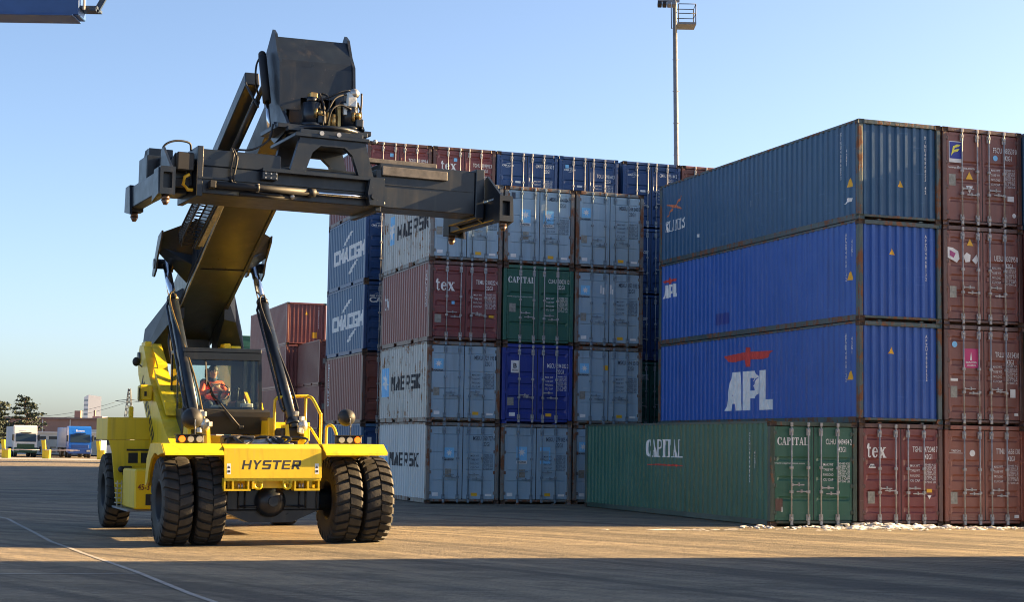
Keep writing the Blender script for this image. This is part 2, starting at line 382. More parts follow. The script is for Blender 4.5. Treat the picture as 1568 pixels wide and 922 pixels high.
def axis_(fine0, fine1, step, far):
    a = [fine0 + i * step for i in range(int((fine1 - fine0) / step) + 1)]
    lo, hi, d = [], [], step * 2
    x = fine0
    while x > -far: x -= d; lo.append(x); d *= 1.7
    d = step * 2; x = a[-1]
    while x < far: x += d; hi.append(x); d *= 1.7
    return lo[::-1] + a + hi
gx, gy = axis_(-20, 14, .5, 6000), axis_(12, 60, .5, 6000)
bm = bmesh.new(); rows = [[bm.verts.new((x, y, gz(x, y))) for x in gx] for y in gy]
for a, b_ in zip(rows, rows[1:]):
    for i in range(len(gx) - 1): bm.faces.new((a[i], a[i + 1], b_[i + 1], b_[i])).smooth = True
me = bpy.data.meshes.new('ground'); bm.to_mesh(me); bm.free(); me.materials.append(ground_mat())
g = link(bpy.data.objects.new('ground', me)); tag(g, kind='structure')

def line_mat():
    m, n, b = newmat('worn_road_paint'); t = n.nodes.new('ShaderNodeTexCoord').outputs['Object']
    c = mix(n, ramp(n, noise(n, t, 5, 7, None, .7), .36, .58), (.15, .135, .12, 1), (.40, .38, .34, 1))
    c = mix(n, ramp(n, noise(n, t, 30, 3), .4, .6), c, (.3, .285, .26, 1))
    n.links.new(c, b.inputs['Base Color']); b.inputs['Roughness'].default_value = .75; return m
LINE = line_mat()
def ground_line(name, pts, w):
    P = [Vector((x, y, 0)) for x, y in pts]; Q = []
    for a, b_ in zip(P, P[1:]):
        k = max(1, int((b_ - a).length / .4)); Q += [a.lerp(b_, i / k) for i in range(k)]
    Q.append(P[-1]); bm = bmesh.new(); prev = None
    for i, q in enumerate(Q):
        t = (Q[min(i + 1, len(Q) - 1)] - Q[max(i - 1, 0)]).normalized(); nn = Vector((-t.y, t.x, 0)) * w / 2
        cur = [bm.verts.new((v.x, v.y, gz(v.x, v.y) + .006)) for v in (q - nn, q + nn)]
        if prev: bm.faces.new((prev[0], cur[0], cur[1], prev[1]))
        prev = cur
    bmesh.ops.recalc_face_normals(bm, faces=bm.faces)
    me = bpy.data.meshes.new(name); bm.to_mesh(me); bm.free(); me.materials.append(LINE)
    o = link(bpy.data.objects.new(name, me)); tag(o, kind='structure'); return o

# ------------------------------------------------------------------ shipping containers
CW, CHH, L20, L40 = 2.438, 2.585, 6.058, 12.192
PIT, DEP = .278, .036
def corr(s):
    s = (s - .2) % PIT
    if s < .104: return 0
    if s < .139: return DEP * (s - .104) / .035
    if s < .243: return DEP
    return DEP * (1 - (s - .243) / .035)
def corr_breaks(L):
    out = []; k = 0
    while .2 + k * PIT < L - .16:
        out += [.2 + k * PIT + q for q in (0, .104, .139, .243)]; k += 1
    return [q for q in out if q < L - .17]
EPIT, EDEP = .246, .05
def ecorr(s):
    s = (s + 1.06) % EPIT
    if s < .07: return 0
    if s < .105: return EDEP * (s - .07) / .035
    if s < .211: return EDEP
    return EDEP * (1 - (s - .211) / .035)
def ebreaks():
    return [-1.06 + k * EPIT + q for k in range(9) for q in (0, .07, .105, .211) if -1.06 + k * EPIT + q < 1.08]
CM = {}
def cmesh(kind, L=0):
    k = (kind, L)
    if k in CM: return CM[k]
    m = MB(); h = L / 2; bm = m.bm; w = CW / 2
    if kind == 'walls':
        ys = [.16] + [q for q in corr_breaks(L) if q > .17] + [L - .16]
        for sgn in (-1, 1):
            lo = [bm.verts.new((sgn * (w - .006 - corr(q)), -h + q, .155)) for q in ys]
            hi = [bm.verts.new((sgn * (w - .006 - corr(q)), -h + q, 2.53)) for q in ys]
            for i in range(len(ys) - 1): bm.faces.new((lo[i], lo[i + 1], hi[i + 1], hi[i]))
        zs = [(-w + .05, 2.555)]; n = int(L / .35)                       # roof sheet, pressed across
        pr = [bm.verts.new((-w + .04, -h + .16, 2.545))], [bm.verts.new((w - .04, -h + .16, 2.545))]
        for i in range(1, n + 1):
            z = 2.545 - (.016 if i % 2 else 0); y = -h + .16 + (L - .32) * i / n
            pr[0].append(bm.verts.new((-w + .04, y, z))); pr[1].append(bm.verts.new((w - .04, y, z)))
        for i in range(n): bm.faces.new((pr[0][i], pr[1][i], pr[1][i + 1], pr[0][i + 1]))
        m.b2((-w + .06, -h + .1, .11), (w - .06, h - .1, .15))         # floor
        xs = ebreaks()                                                   # blind end
        lo = [bm.verts.new((q, h - .03 - ecorr(q), .13)) for q in xs]; hi = [bm.verts.new((q, h - .03 - ecorr(q), 2.5)) for q in xs]
        for i in range(len(xs) - 1): bm.faces.new((lo[i], lo[i + 1], hi[i + 1], hi[i]))
    elif kind == 'endwall':
        xs = [-1.09] + ebreaks() + [1.09]
        lo = [bm.verts.new((q, -h + .03 + ecorr(q), .14)) for q in xs]; hi = [bm.verts.new((q, -h + .03 + ecorr(q), 2.5)) for q in xs]
        for i in range(len(xs) - 1): bm.faces.new((lo[i], lo[i + 1], hi[i + 1], hi[i]))
    elif kind == 'frame':
        for sx in (-1, 1):
            for sy in (-1, 1):                                           # posts
                m.b2((sx * w, sy * h * .9995, .118), (sx * (w - .12), sy * (h - .16), 2.467), .012)
            m.b2((sx * (w - .002), -h + .178, 2.525), (sx * (w - .06), h - .178, 2.583))       # top side rail
            if L > 8:
                m.b2((sx * (w - .012), -h + .178, .018), (sx * (w - .06), h - .178, .158))
            else:                                                        # bottom rail with fork pockets
                for a, b_ in ((-h + .178, -1.24), (-.88, .88), (1.24, h - .178)): m.b2((sx * (w - .012), a, .018), (sx * (w - .06), b_, .158))
                for yc in (-1.06, 1.06): m.b2((sx * (w - .012), yc - .18, .128), (sx * (w - .06), yc + .18, .158)); m.b2((sx * (w - .05), yc - .18, .01), (sx * (w - .9), yc + .18, .02))
        for sy in (-1, 1):
            m.b2((-w + .16, sy * h, 2.475), (w - .16, sy * (h - .08), 2.583), .01)              # header
            m.b2((-w + .16, sy * (h - .012), .07), (w - .16, sy * (h - .12), .138), .01)       # sill
            for x in (-.62, .62): m.b2((x - .05, sy * (h - .01), -.0), (x + .05, sy * (h - .1), .03))
        for i in range(int(L / .6)): y = -h + .4 + i * .6; m.b2((-w + .06, y, .03), (w - .06, y + .06, .11))
    elif kind == 'casting':
        m.box((0, 0, 0), (.166, .182, .118))
        bmesh.ops.inset_individual(bm, faces=list(bm.faces), thickness=.034, depth=0)
        cf = [f for f in bm.faces if sum(abs(q) < 1e-4 for q in f.calc_center_median()) == 2]
        for f in cf:
            for v in f.verts: v.co -= f.normal * .03
    elif kind == 'rod':                                                  # lock rod with cams and brackets
        m.cyl((0, 0, .1), (0, 0, 2.53), .019, n=8)
        for z in (.2, .85, 1.45, 2.36): m.b2((-.04, -.028, z - .035), (.04, .04, z + .035), .006)
        for z in (.085, 2.515): m.b2((-.034, -.026, z - .05), (.034, .026, z + .05), .008)
        m.b2((-.05, .0, .14), (.05, .035, .3)); m.b2((-.05, .0, 2.24), (.05, .035, 2.42))
    elif kind == 'handle':
        m.beam((0, 0, 0), (.34, -.006, .0), .014, .03); m.b2((.0, -.012, -.03), (.04, .03, .03)); m.b2((.18, -.014, -.03), (.215, .03, .05))
    elif kind in ('door_ridged', 'door_flat', 'door_deep'):
        # x from 0 (hinge) to 1.095 (meeting edge); front face at y = 0
        x1 = 1.078; z0, z1 = .156, 2.456
        if kind == 'door_ridged': bands = [(.33, .5), (.74, .92), (1.14, 1.32), (1.52, 1.7), (2.16, 2.3)]; dep = .034
        elif kind == 'door_deep': bands = [(.62, .74), (1.12, 1.24), (1.6, 1.72)]; dep = .034
        else: bands = [(.72, .755), (1.06, 1.095), (1.62, 1.655), (2.18, 2.215)]; dep = .02
        m.b2((0, 0, z0), (.07, .05, z1), .008); m.b2((x1 - .06, 0, z0), (x1, .05, z1), .008)
        m.b2((.07, 0, z0), (x1 - .06, .05, z0 + .07)); m.b2((.07, 0, z1 - .07), (x1 - .06, .05, z1))
        pr = [(z0 + .07, .008)]
        for a, b_ in bands:
            s = min(.035, (b_ - a) * .4); pr += [(a, .008), (a + s, .008 + dep), (b_ - s, .008 + dep), (b_, .008)]
        pr.append((z1 - .07, .008))
        xa, xb = .07, x1 - .06; mg = .07
        L_ = [bm.verts.new((xa + mg, y, z)) for z, y in pr]; R_ = [bm.verts.new((xb - mg, y, z)) for z, y in pr]
        Lo = [bm.verts.new((xa, .008, z)) for z, y in pr]; Ro = [bm.verts.new((xb, .008, z)) for z, y in pr]
        for i in range(len(pr) - 1):
            bm.faces.new((L_[i], R_[i], R_[i + 1], L_[i + 1])); bm.faces.new((Lo[i], L_[i], L_[i + 1], Lo[i + 1])); bm.faces.new((R_[i], Ro[i], Ro[i + 1], R_[i + 1]))
        m.b2((.07, .052, z0 + .01), (x1 - .07, .06, z1 - .01))
    elif kind == 'hinges':
        m.b2((-.055, -.012, -.05), (.05, .02, .05), .006); m.cyl((-.03, -.012, -.06), (-.03, -.012, .06), .018, n=8)
    elif kind == 'gasket':
        m.b2((0, 0, .135), (.04, .03, 2.475))
    elif kind == 'strip':
        m.b2((-.11, 0, -.15), (.11, .006, .15))
    CM[k] = m.mesh('container_' + kind); return CM[k]

def letter(name, polys, mat, parent, place_, bisect=None, off=None, step=.00025):
    """flat polygons (u, v) set onto a surface; place_(u, v, n) gives the local point; off(u) follows a corrugated sheet"""
    bm = bmesh.new(); k = 0
    for p in polys:
        vs = [bm.verts.new((u, v, 0)) for u, v in p]
        try: f = bm.faces.new(vs)
        except ValueError: continue
        f.tag = True
        lay = .004 + step * (k % 14); k += 1
        for v_ in vs: v_.co.z = lay
    if bisect:
        us = [v.co.x for v in bm.verts]; a, b_ = min(us), max(us)
        for q in bisect:
            if a < q < b_:
                bmesh.ops.bisect_plane(bm, geom=list(bm.verts) + list(bm.edges) + list(bm.faces), plane_co=(q, 0, 0), plane_no=(1, 0, 0), dist=1e-5)
    for v in bm.verts:
        u, w_, l_ = v.co; d = off(u) if off else 0
        v.co = place_(u, w_, l_, d)
    me = bpy.data.meshes.new(name); bm.to_mesh(me); bm.free(); me.materials.append(mat)
    return link(bpy.data.objects.new(name, me), parent)
def side_letter(c, polys, mat, name='side_lettering'):
    """left side wall; u = minus the distance from the near end"""
    L = c['length']; par = c['walls']
    return letter(name, polys, mat, par, lambda u, v, l_, d: (-CW / 2 + .006 + d - l_, -L / 2 - u, v), [-q for q in corr_breaks(L)], lambda u: corr(-u))
def end_letter(c, polys, mat, name='end_lettering'):
    L = c['length']
    return letter(name, polys, mat, c['end'], lambda u, v, l_, d: (u, -L / 2 + .03 + d - l_, v), ebreaks(), ecorr)
def door_letter(c, side, polys, mat, name='lettering'):
    """u counted from the left edge of the container; lies on the outer face of the door"""
    L = c['length']; d = c['doors'][side]; x0, sx = c['hinge'][side]
    return letter(name, polys, mat, d, lambda u, v, l_, dd: ((u - CW / 2) - x0, .001 - l_, v))
STICK = {}
def sticker(c, side, u, v, w, h, mat, name='sticker'):
    x0, sx = c['hinge'][side]
    m = mob(name, cmesh('strip'), c['doors'][side], [mat], ((u - CW / 2) - x0, -.003, v)); m.scale = (w / .22, 1, h / .3); return m

def container(name, L, block, col, tier, paint, label, group, door='door_ridged', end='doors', rods=GALV, framemat=None, lift=0, back=0, origin=None, detail=True, gap=0):
    o = origin or ORIG[block]
    base = o + CD * (col * CP + CW / 2 + .03 + gap) + CL * (L / 2 + back); base.z = tier * CH + lift + .004
    root = empty(name, base, TH); tag(root, label, 'container', group)
    fm = framemat or paint
    c = {'length': L, 'root': root}
    c['walls'] = mob('wall_panel', cmesh('walls', L), root, [paint])
    fr = mob('frame', cmesh('frame', L), root, [fm])
    for sx in (-1, 1):
        for sy in (-1, 1):
            if not detail and (sx > 0 or sy > 0): continue
            for z in (.059, 2.526):
                mob('corner_casting', cmesh('casting'), fr, [RUSTY if random.random() < .55 else fm], (sx * (CW / 2 - .081), sy * (L / 2 - .089), z))
    if end == 'wall':
        c['end'] = mob('end_wall', cmesh('endwall', L), root, [paint]); return c
    mob('gasket', cmesh('gasket'), root, [GASK], (-.02, -L / 2 + .034, 0)); c['doors'], c['hinge'] = {}, {}
    for s in (-1, 1):
        x0 = -CW / 2 + .132 if s < 0 else .010
        d = mob('door', cmesh(door), root, [paint], (x0, -L / 2 + .03, 0)); c['doors'][s] = d; c['hinge'][s] = (x0, 1)
        if not detail: continue
        for z in (.34, 1.0, 1.66, 2.3):
            hg = mob('hinge', cmesh('hinges'), d, [fm], (0 if s < 0 else 1.078, 0, z))
            if s > 0: hg.scale = (-1, 1, 1)
        for k, rx in enumerate((-.64, -.17) if s < 0 else (.19, .66)):
            r = mob('lock_rod', cmesh('rod'), d, [rods], (rx - x0, -.04, 0))
            hd = mob('handle', cmesh('handle'), d, [rods], (rx - x0 if k == 0 else rx - x0, -.055, (.98, .84)[k] + random.uniform(-.06, .06)))
            if k: hd.scale = (-1, 1, 1)
    return c
def codes(c, owner, num, chk='', size='22G1', mat=WHITE, y=1.93, h=.14):
    """owner code, serial, check digit, size code, and the weight table on the right door"""
    p = T(owner, 1.56, y, h, .28, .006) + T(num, 1.905, y, h, .32, .006)
    if chk: p += T(chk, 2.25, y, h, .05, .006)
    p += T(size, 1.915, y - .185, h * .95, .22, .006)
    door_letter(c, 1, p, mat, 'code_lettering')
    q = []
    for i, (a, b_) in enumerate((('MAX WT', '30480 KG'), ('TARE WT', '2220 KG'), ('PAYLOAD', '28260 KG'), ('CU CAP', '33.2 CBM'))):
        z = 1.50 - i * .125
        q += T(a, 1.49, z, .06, .28, .003) + T(b_, 1.92, z + .034, .05, .32, .0) + T('67200 LB', 1.92, z - .034, .05, .32, .0)
    door_letter(c, 1, q, mat, 'weight_table')
def vcode(c, top, yn, n=11, step=.115, h=.1, txt='CLHU4494942 42G1'):
    side_letter(c, TV(txt[:n], -yn, top, h, step), WHITE, 'vertical_code')

# paints
P_TEX = painted('maroon_paint', (.19, .035, .036), .25, .35)
P_BRN = painted('brown_paint', (.20, .056, .040), .28, .4)
P_BRN2 = painted('red_brown_paint', (.25, .075, .045), .3, .4)
P_MAR = painted('dusty_maroon_paint', (.25, .075, .062), .3, .4, fade=.2)
P_GRN = painted('green_paint', (.018, .115, .078), .22, .4, fade=.15)
P_BLU = painted('bright_blue_paint', (.012, .095, .42), .1, .45, fade=.12)
P_NAVY = painted('dark_blue_paint', (.014, .088, .2), .22, .5, fade=.14)
P_CMA = painted('navy_paint', (.009, .055, .18), .25, .4, fade=.12)
P_CMS = painted('faded_navy_paint', (.05, .14, .27), .25, .5, fade=.3)
P_MSK = painted('shaded_grey_paint', (.31, .45, .56), .25, .45, fade=.25)  # grey paint made darker and bluer; the door shade is put into this colour
P_MSW = painted('lit_grey_paint', (.52, .56, .57), .3, .55, fade=.2)  # same grey paint made paler; brighter light on the sides is in the colour
P_MSR = painted('rust_bitten_pale_paint', (.5, .51, .48), .66, .7, fade=.2, rustcol=(.14, .075, .035))
P_ULT = painted('ultramarine_paint', (.008, .032, .26), .2, .4, fade=.1)
F_RUST = painted('rusty_grey_frame_paint', (.17, .17, .16), .8, .7)
F_BRN = painted('rusty_brown_frame_paint', (.10, .04, .032), .6, .6)
F_TEAL = painted('rusty_teal_frame_paint', (.04, .075, .08), .8, .6)
ROD_MSK = worn('grey_blue_rod', (.17, .23, .28), .3, .5, .1, 8)

def maersk(block, col, tier, label, num, star_kind, side=None, paint=P_MSK, chk='0', **k):
    c = container('shipping_container', L20, block, col, tier, paint, label, 'containers in the pale front stack', 'door_flat', rods=ROD_MSK, framemat=F_RUST, **k)
    if side: c['walls'].material_slots[0].material = side  # paler copy of the paint carries the stronger light on the side walls
    codes(c, 'MSKU', num, chk, mat=DARKBLUETXT, y=2.16 if star_kind == 'big' else 2.02)
    def square(s, u, v, w=.36, full=True):
        door_letter(c, s, box2(u - w / 2, v - w * .62, u + w / 2, v + w * .62), STARBLUE, 'emblem_panel')
        p = star(u, v + .04, w * .4)
        if full: p += box2(u - w / 2, v - w * .62 - .1, u + w / 2, v - w * .62 - .005)
        door_letter(c, s, [[(a, b) for a, b in q] for q in p], WHITE, 'emblem_star').location.y = -.0045
        door_letter(c, s, T('MAERSK', u - w * .45, v - w * .62 - .082, .06, w * .9, .03), DARKBLUETXT, 'emblem_lettering').location.y = -.009
    if star_kind == 'big': square(-1, .72, 1.62); square(1, 1.53, 1.62)
    elif star_kind == 'patch':
        square(-1, .72, 1.62); u, v, w = 1.53, 1.62, .36
        door_letter(c, 1, box2(u - w / 2, v + .1, u + w / 2, v + .22) + box2(u + .13, v - .2, u + w / 2, v + .1) + box2(u - w / 2, v - .32, u + w / 2, v - .22), STARBLUE, 'emblem_remains')
    else:
        u, v = {'mid': (.77, 1.62), 'left': (.36, 1.87)}[star_kind]
        door_letter(c, -1, box2(u - .16, v - .16, u + .16, v + .16), STARBLUE, 'emblem_panel')
        door_letter(c, -1, star(u, v, .12), WHITE, 'emblem_star').location.y = -.0045
        door_letter(c, -1, T('MAERSK', u - .17, v - .25, .06, .34, .03), DARKBLUETXT, 'emblem_lettering')
    sticker(c, -1, .32, .3, .19, .11, WHITE); sticker(c, 1, 1.62, .3, .2, .1, YELLOWST); sticker(c, 1, 2.1, .28, .22, .07, WHITE)
    sticker(c, -1, .74 if star_kind != 'left' else .3, .98, .2, .26, SILVERST, 'data_plate')
    return c
def maersk_side(c, yn0=4.5, yn1=.95, z0=1.14, h=.45, stary=(5.75, 4.85), star_z=1.3):
    side_letter(c, block('MAERSK', -yn0, z0, yn0 - yn1, h, .2, 0), BLACKTXT)
    a, b_ = stary
    side_letter(c, box2(-a, star_z - .5, -b_, star_z + .5), STARBLUE, 'side_emblem_panel')
    side_letter(c, star(-(a + b_) / 2, star_z, .4), WHITE, 'side_emblem_star').location.x = -.0045
    side_letter(c, TV('MSKU3607271', -.62, 2.2, .09, .1), BLACKTXT, 'vertical_code')

# --- pale front stack, three columns and four tiers of 20-foot boxes, plus the one half hidden at the foot
c = maersk('A', 0, 0, 'pale container at the front stack foot with black lettering on its clean side', '360 727', 'mid', P_MSW, chk='6')
maersk_side(c)
c = maersk('A', 1, 0, 'pale blue-grey bottom container with one full star square and a peeled one on its doors', '279 005', 'patch', chk='4')
c = maersk('A', 2, 0, 'pale blue-grey bottom container mostly hidden behind the long green one', '304 218', 'left')
c = maersk('A', 0, 1, 'pale container with rust eaten side under the maroon one', '727 195', 'left', P_MSR, chk='1')
maersk_side(c, 4.5, .9, 1.09, .48, (5.75, 4.75), 1.4)
c = container('shipping_container', L20, 'A', 1, 1, P_ULT, 'deep ultramarine container with a white logo square, under the small green one', 'containers in the pale front stack', 'door_ridged', framemat=P_ULT)
codes(c, 'MSCU', '594 032', '2', y=1.84); door_letter(c, -1, box2(.3, 1.65, .58, 2.05), WHITE, 'logo_panel')
door_letter(c, -1, T('B', .38, 1.8, .16, .12, .03) + T('MAX', .34, 1.7, .06, .2), DARKBLUETXT, 'logo').location.y = -.005
sticker(c, -1, .3, .72, .22, .26, SILVERST, 'data_plate'); sticker(c, -1, .36, .3, .2, .12, WHITE); sticker(c, 1, 1.62, .3, .2, .1, YELLOWST)
c = maersk('A', 2, 1, 'pale blue-grey container with an orange tag on its doors', '594 551', 'left')
sticker(c, -1, 1.12, 1.9, .16, .16, YELLOWST, 'orange_tag')
c = container('shipping_container', L20, 'A', 0, 2, P_TEX, 'maroon container with big white serif lettering on its left door in the front stack', 'containers in the pale front stack', 'door_ridged', framemat=F_BRN)
c['walls'].material_slots[0].material = P_MAR
codes(c, 'TEMU', '210022', '4', y=1.88); door_letter(c, -1, serif('tex', .2, 1.63, .64, .38), WHITE, 'door_lettering')
side_letter(c, serif('tex', -5.55, 1.35, .45, .55) + TV('TEMU210022', -.45, 2.2, .1, .12), WHITE)
sticker(c, -1, .8, 1.25, .1, .1, STARBLUE); sticker(c, -1, .3, .73, .22, .26, SILVERST, 'data_plate'); sticker(c, 1, 2.1, .85, .16, .08, YELLOWST)
c = container('shipping_container', L20, 'A', 1, 2, P_GRN, 'small dark green container between maroon and grey doors in the front stack', 'containers in the pale front stack', 'door_deep', framemat=P_GRN)
codes(c, 'CLHU', '300311', '2', y=2.03); door_letter(c, -1, serif('CAPITAL', .16, 2.0, .92, .2) + T('www.capital lease.com', .1, 1.52, .05, .9), WHITE, 'door_lettering')
sticker(c, -1, .32, 1.18, .22, .28, SILVERST, 'data_plate')
c = maersk('A', 2, 2, 'pale blue-grey container with white scrawl on its doors', '953 033', 'left', chk='3')
door_letter(c, -1, box2(.9, 1.78, .94, 2.06) + box2(.98, 1.76, 1.06, 1.98) + box2(1.09, 1.76, 1.11, 2.1), WHITE, 'scrawl')
door_letter(c, 1, box2(1.24, 1.78, 1.3, 2.08) + box2(1.32, 1.76, 1.36, 1.94), WHITE, 'scrawl')
c = maersk('A', 0, 3, 'pale blue-grey container behind the lifting frame, lettering and rust on its side', '455 810', 'left', P_MSR)
maersk_side(c, 4.1, .25, 1.09, .5, (5.15, 4.45), 1.5)
c = maersk('A', 1, 3, 'pale blue-grey container with two sky blue star squares, top of the front stack', '414 034', 'big', chk='9')
sticker(c, -1, .3, 2.28, .13, .22, DARKBLUETXT)
c = maersk('A', 2, 3, 'pale blue-grey container with a small star, top right of the front stack', '244 640', 'left')

# --- the stack behind it, five tiers
def cma(col, tier, label, num, owner='CMAU', y=2.05, gap=0, group='containers in the rear stack', **k):
    c = container('shipping_container', L20, 'B', col, tier, P_CMA, label, group, 'door_ridged', gap=gap, rods=GALV, **k)
    codes(c, owner, num, '3', y=y)
    door_letter(c, -1, T('CMA CGM', .2, 2.03, .075, .46, .03, shear=.2) + [[(.34, 2.13), (.5, 2.17), (.6, 2.16), (.48, 2.145)], [(.3, 2.0), (.46, 1.98), (.56, 2.0), (.46, 1.99)]], WHITE, 'door_logo')
    door_letter(c, -1, box2(.74, 1.42, .96, 1.5), WHITE, 'sticker_plate')
    return c
def cma_side(c):
    arcs = [[(-3.55, 1.66), (-3.2, 1.66), (-2.75, 1.86), (-3.0, 1.9)], [(-3.0, 1.9), (-2.7, 1.84), (-2.0, 2.08), (-2.35, 2.1)]]
    arcs2 = [[(-2.6, .5), (-2.25, .46), (-1.8, .68), (-2.15, .72)], [(-2.15, .72), (-1.75, .66), (-1.2, .92), (-1.4, .94)]]
    side_letter(c, [p for i, ch in enumerate('CMACGM') for p in place(BLOCKS[ch], -(.252 + .278 * 17) - .11 + i * .834, .98, .776, .58)] + arcs + arcs2, WHITE)
    sticker_ = TV('CMAU34', -.35, 2.1, .1, .12); side_letter(c, sticker_, WHITE, 'vertical_code')
c = cma(0, 3, 'faded navy container with white arc emblem on its side, upper of two alike', '334 712'); c['walls'].material_slots[0].material = P_CMS; cma_side(c)
c = cma(0, 2, 'faded navy container with white arc emblem on its side, lower of two alike', '301 455', owner='CAIU'); c['walls'].material_slots[0].material = P_CMS; cma_side(c)
door_letter(c, -1, T('CAI', .2, 1.82, .2, .55, .03), WHITE, 'door_lettering')
c = container('shipping_container', L20, 'B', 0, 1, P_BRN, 'dusty brown container with white upright lettering, below the two navy ones', 'containers in the rear stack', framemat=F_BRN)
c['walls'].material_slots[0].material = P_MAR; side_letter(c, TV('GESEACO', -5.5, 2.15, .2, .24), WHITE, 'vertical_lettering'); codes(c, 'GESU', '305 511', '7')
c = container('shipping_container', L20, 'B', 0, 0, P_CMA, 'navy container at the foot of the rear stack, behind the machine', 'containers in the rear stack', framemat=P_CMS)
c['walls'].material_slots[0].material = P_CMS; codes(c, 'CMAU', '107 663', '2'); door_letter(c, -1, T('J', .1, 1.6, .5, .3, .03), WHITE, 'door_lettering')
c = container('shipping_container', L20, 'B', 0, 4, P_TEX, 'maroon container behind the turning gear, leftmost of the top row', 'containers in the top row', framemat=F_BRN)
codes(c, 'TGHU', '353399', '4', y=1.9); sticker(c, -1, .92, 2.12, .13, .13, STARBLUE)
c = container('shipping_container', L20, 'B', 1, 4, P_TEX, 'maroon container with white serif lettering in the top row', 'containers in the top row', framemat=F_BRN)
codes(c, 'TGHU', '359395', '3', y=1.9); sticker(c, -1, .87, 2.12, .13, .13, STARBLUE); door_letter(c, -1, serif('tex', .3, 1.72, .6, .34), WHITE, 'door_lettering')
cma(2, 4, 'navy container in the top row beside the maroon lettered one', '120150', group='containers in the top row')
c = cma(3, 4, 'navy container with a round blue badge, middle of three in the top row', '398160', owner='TOLU', y=1.84, group='containers in the top row')
sticker(c, -1, .33, 2.2, .14, .14, STARBLUE)
cma(4, 4, 'navy container in the top row, right of a narrow gap', '175144', y=2.05, gap=.14, group='containers in the top row')
c = container('shipping_container', L20, 'B', 5, 4, P_BRN2, 'red-brown container with white round badge at the right end of the top row', 'containers in the top row', framemat=P_BRN2, gap=.14)
door_letter(c, -1, disc(.64, 2.0, .1), WHITE, 'badge'); codes(c, 'TTNU', '284 410', '6')
hid = [P_BRN, P_MAR, P_CMA, P_GRN, P_TEX, P_NAVY]
for col in range(1, 6):
    for t in range(4):
        if col == 4 and t in (1, 2, 3):
            pa = {1: P_GRN, 2: P_CMA, 3: P_CMA}[t]
            c = container('shipping_container', L20, 'B', col, t, pa, {1: 'dark green container glimpsed in the gap between the two stacks', 2: 'navy container glimpsed between the stacks, third from the ground', 3: 'navy container glimpsed in the gap between the stacks, just under the top row'}[t], 'containers in the rear stack', gap=.14, framemat=pa)
            if t == 1: door_letter(c, -1, serif('CAPITAL', .75, 1.9, .42, .2), WHITE, 'door_lettering')
            else: door_letter(c, -1, T('CMA CGM', .68, 1.6, .12, .4, .04, shear=.2), WHITE, 'door_logo')
        else:
            container('shipping_container', L20, 'B', col, t, hid[(col * 5 + t * 3) % 6], 'plain container buried inside the rear stack', 'containers buried inside the rear stack', detail=False, gap=.14 if col > 3 else 0)

for row, (c0, bk) in enumerate(((2, 6.2), (4, 18.42), (6, 30.64), (8, 42.86))):  # unseen rows added so their shadows cover the far left ground
    for col in (c0, c0 + 1):
        for t in range(4): container('shipping_container', L40, 'B', col, t, hid[(row + col + t) % 6], 'unseen long container added behind the rear stack to shade the far ground', 'unseen shading containers behind the rear stack', detail=False, back=bk)
# --- right stack of 40-foot boxes
c = container('shipping_container', L40, 'R', -1, 0, P_GRN, 'long dark green container on the ground, white serif lettering with red underline', 'containers in the right stack', 'door_deep', framemat=painted('rusty_green_frame_paint', (.03, .06, .045), .55, .5))
side_letter(c, serif('CAPITAL', -7.5, 1.62, 2.45, .5), WHITE); side_letter(c, box2(-7.42, 1.38, -5.05, 1.41) + T('a commitment to quality', -7.0, 1.36, .09, 1.6, .03), REDTXT, 'underline')
side_letter(c, TV('CLHU4494942', -1.1, 2.2, .1, .115), WHITE, 'vertical_code'); side_letter(c, TV('42G1', -.82, 1.75, .1, .115), WHITE, 'vertical_size_code')
codes(c, 'CLHU', '449494', '2', '42G1', y=2.03)
door_letter(c, -1, serif('CAPITAL', .2, 2.0, .86, .19) + T('www.capital lease.com', .12, 1.52, .055, .84), WHITE, 'door_lettering')
sticker(c, -1, .25, .53, .2, .3, F_BRN, 'data_plate'); sticker(c, -1, .33, .42, .05, .12, WHITE)
c = container('shipping_container', L40, 'R', 0, 0, P_TEX, 'maroon container with big white serif lettering beside the long green one', 'containers in the right stack', framemat=F_BRN)
codes(c, 'TGHU', '472048', '7', '42G1', y=1.88); door_letter(c, -1, serif('tex', .22, 1.72, .56, .36), WHITE, 'door_lettering')
door_letter(c, -1, [[(.27, 1.46), (.33, 1.56), (.43, 1.56), (.49, 1.46)]], WHITE, 'badge'); door_letter(c, -1, T('JRB', .3, 1.475, .06, .16, .02), DARKBLUETXT, 'badge_lettering').location.y = -.005
sticker(c, -1, .35, .72, .2, .3, SILVERST, 'data_plate'); sticker(c, 1, 2.05, .9, .16, .09, YELLOWST); door_letter(c, 1, tri(2.05, .74, .06, -1), WHITE, 'mark')
c = container('shipping_container', L40, 'R', 1, 0, P_BRN2, 'red-brown container on the ground at the right edge with a white disc on its door', 'containers in the right stack', framemat=P_BRN2)
codes(c, 'TTNU', '563613', '0', '42G1', y=1.86); door_letter(c, -1, disc(.84, 1.87, .085) + T('TRITON', .2, 1.9, .05, .28, .03) + box2(.14, 1.86, .55, 1.872), WHITE, 'door_lettering')
sticker(c, -1, .28, .72, .2, .3, SILVERST, 'data_plate'); sticker(c, 1, 2.18, .25, .14, .08, WHITE)

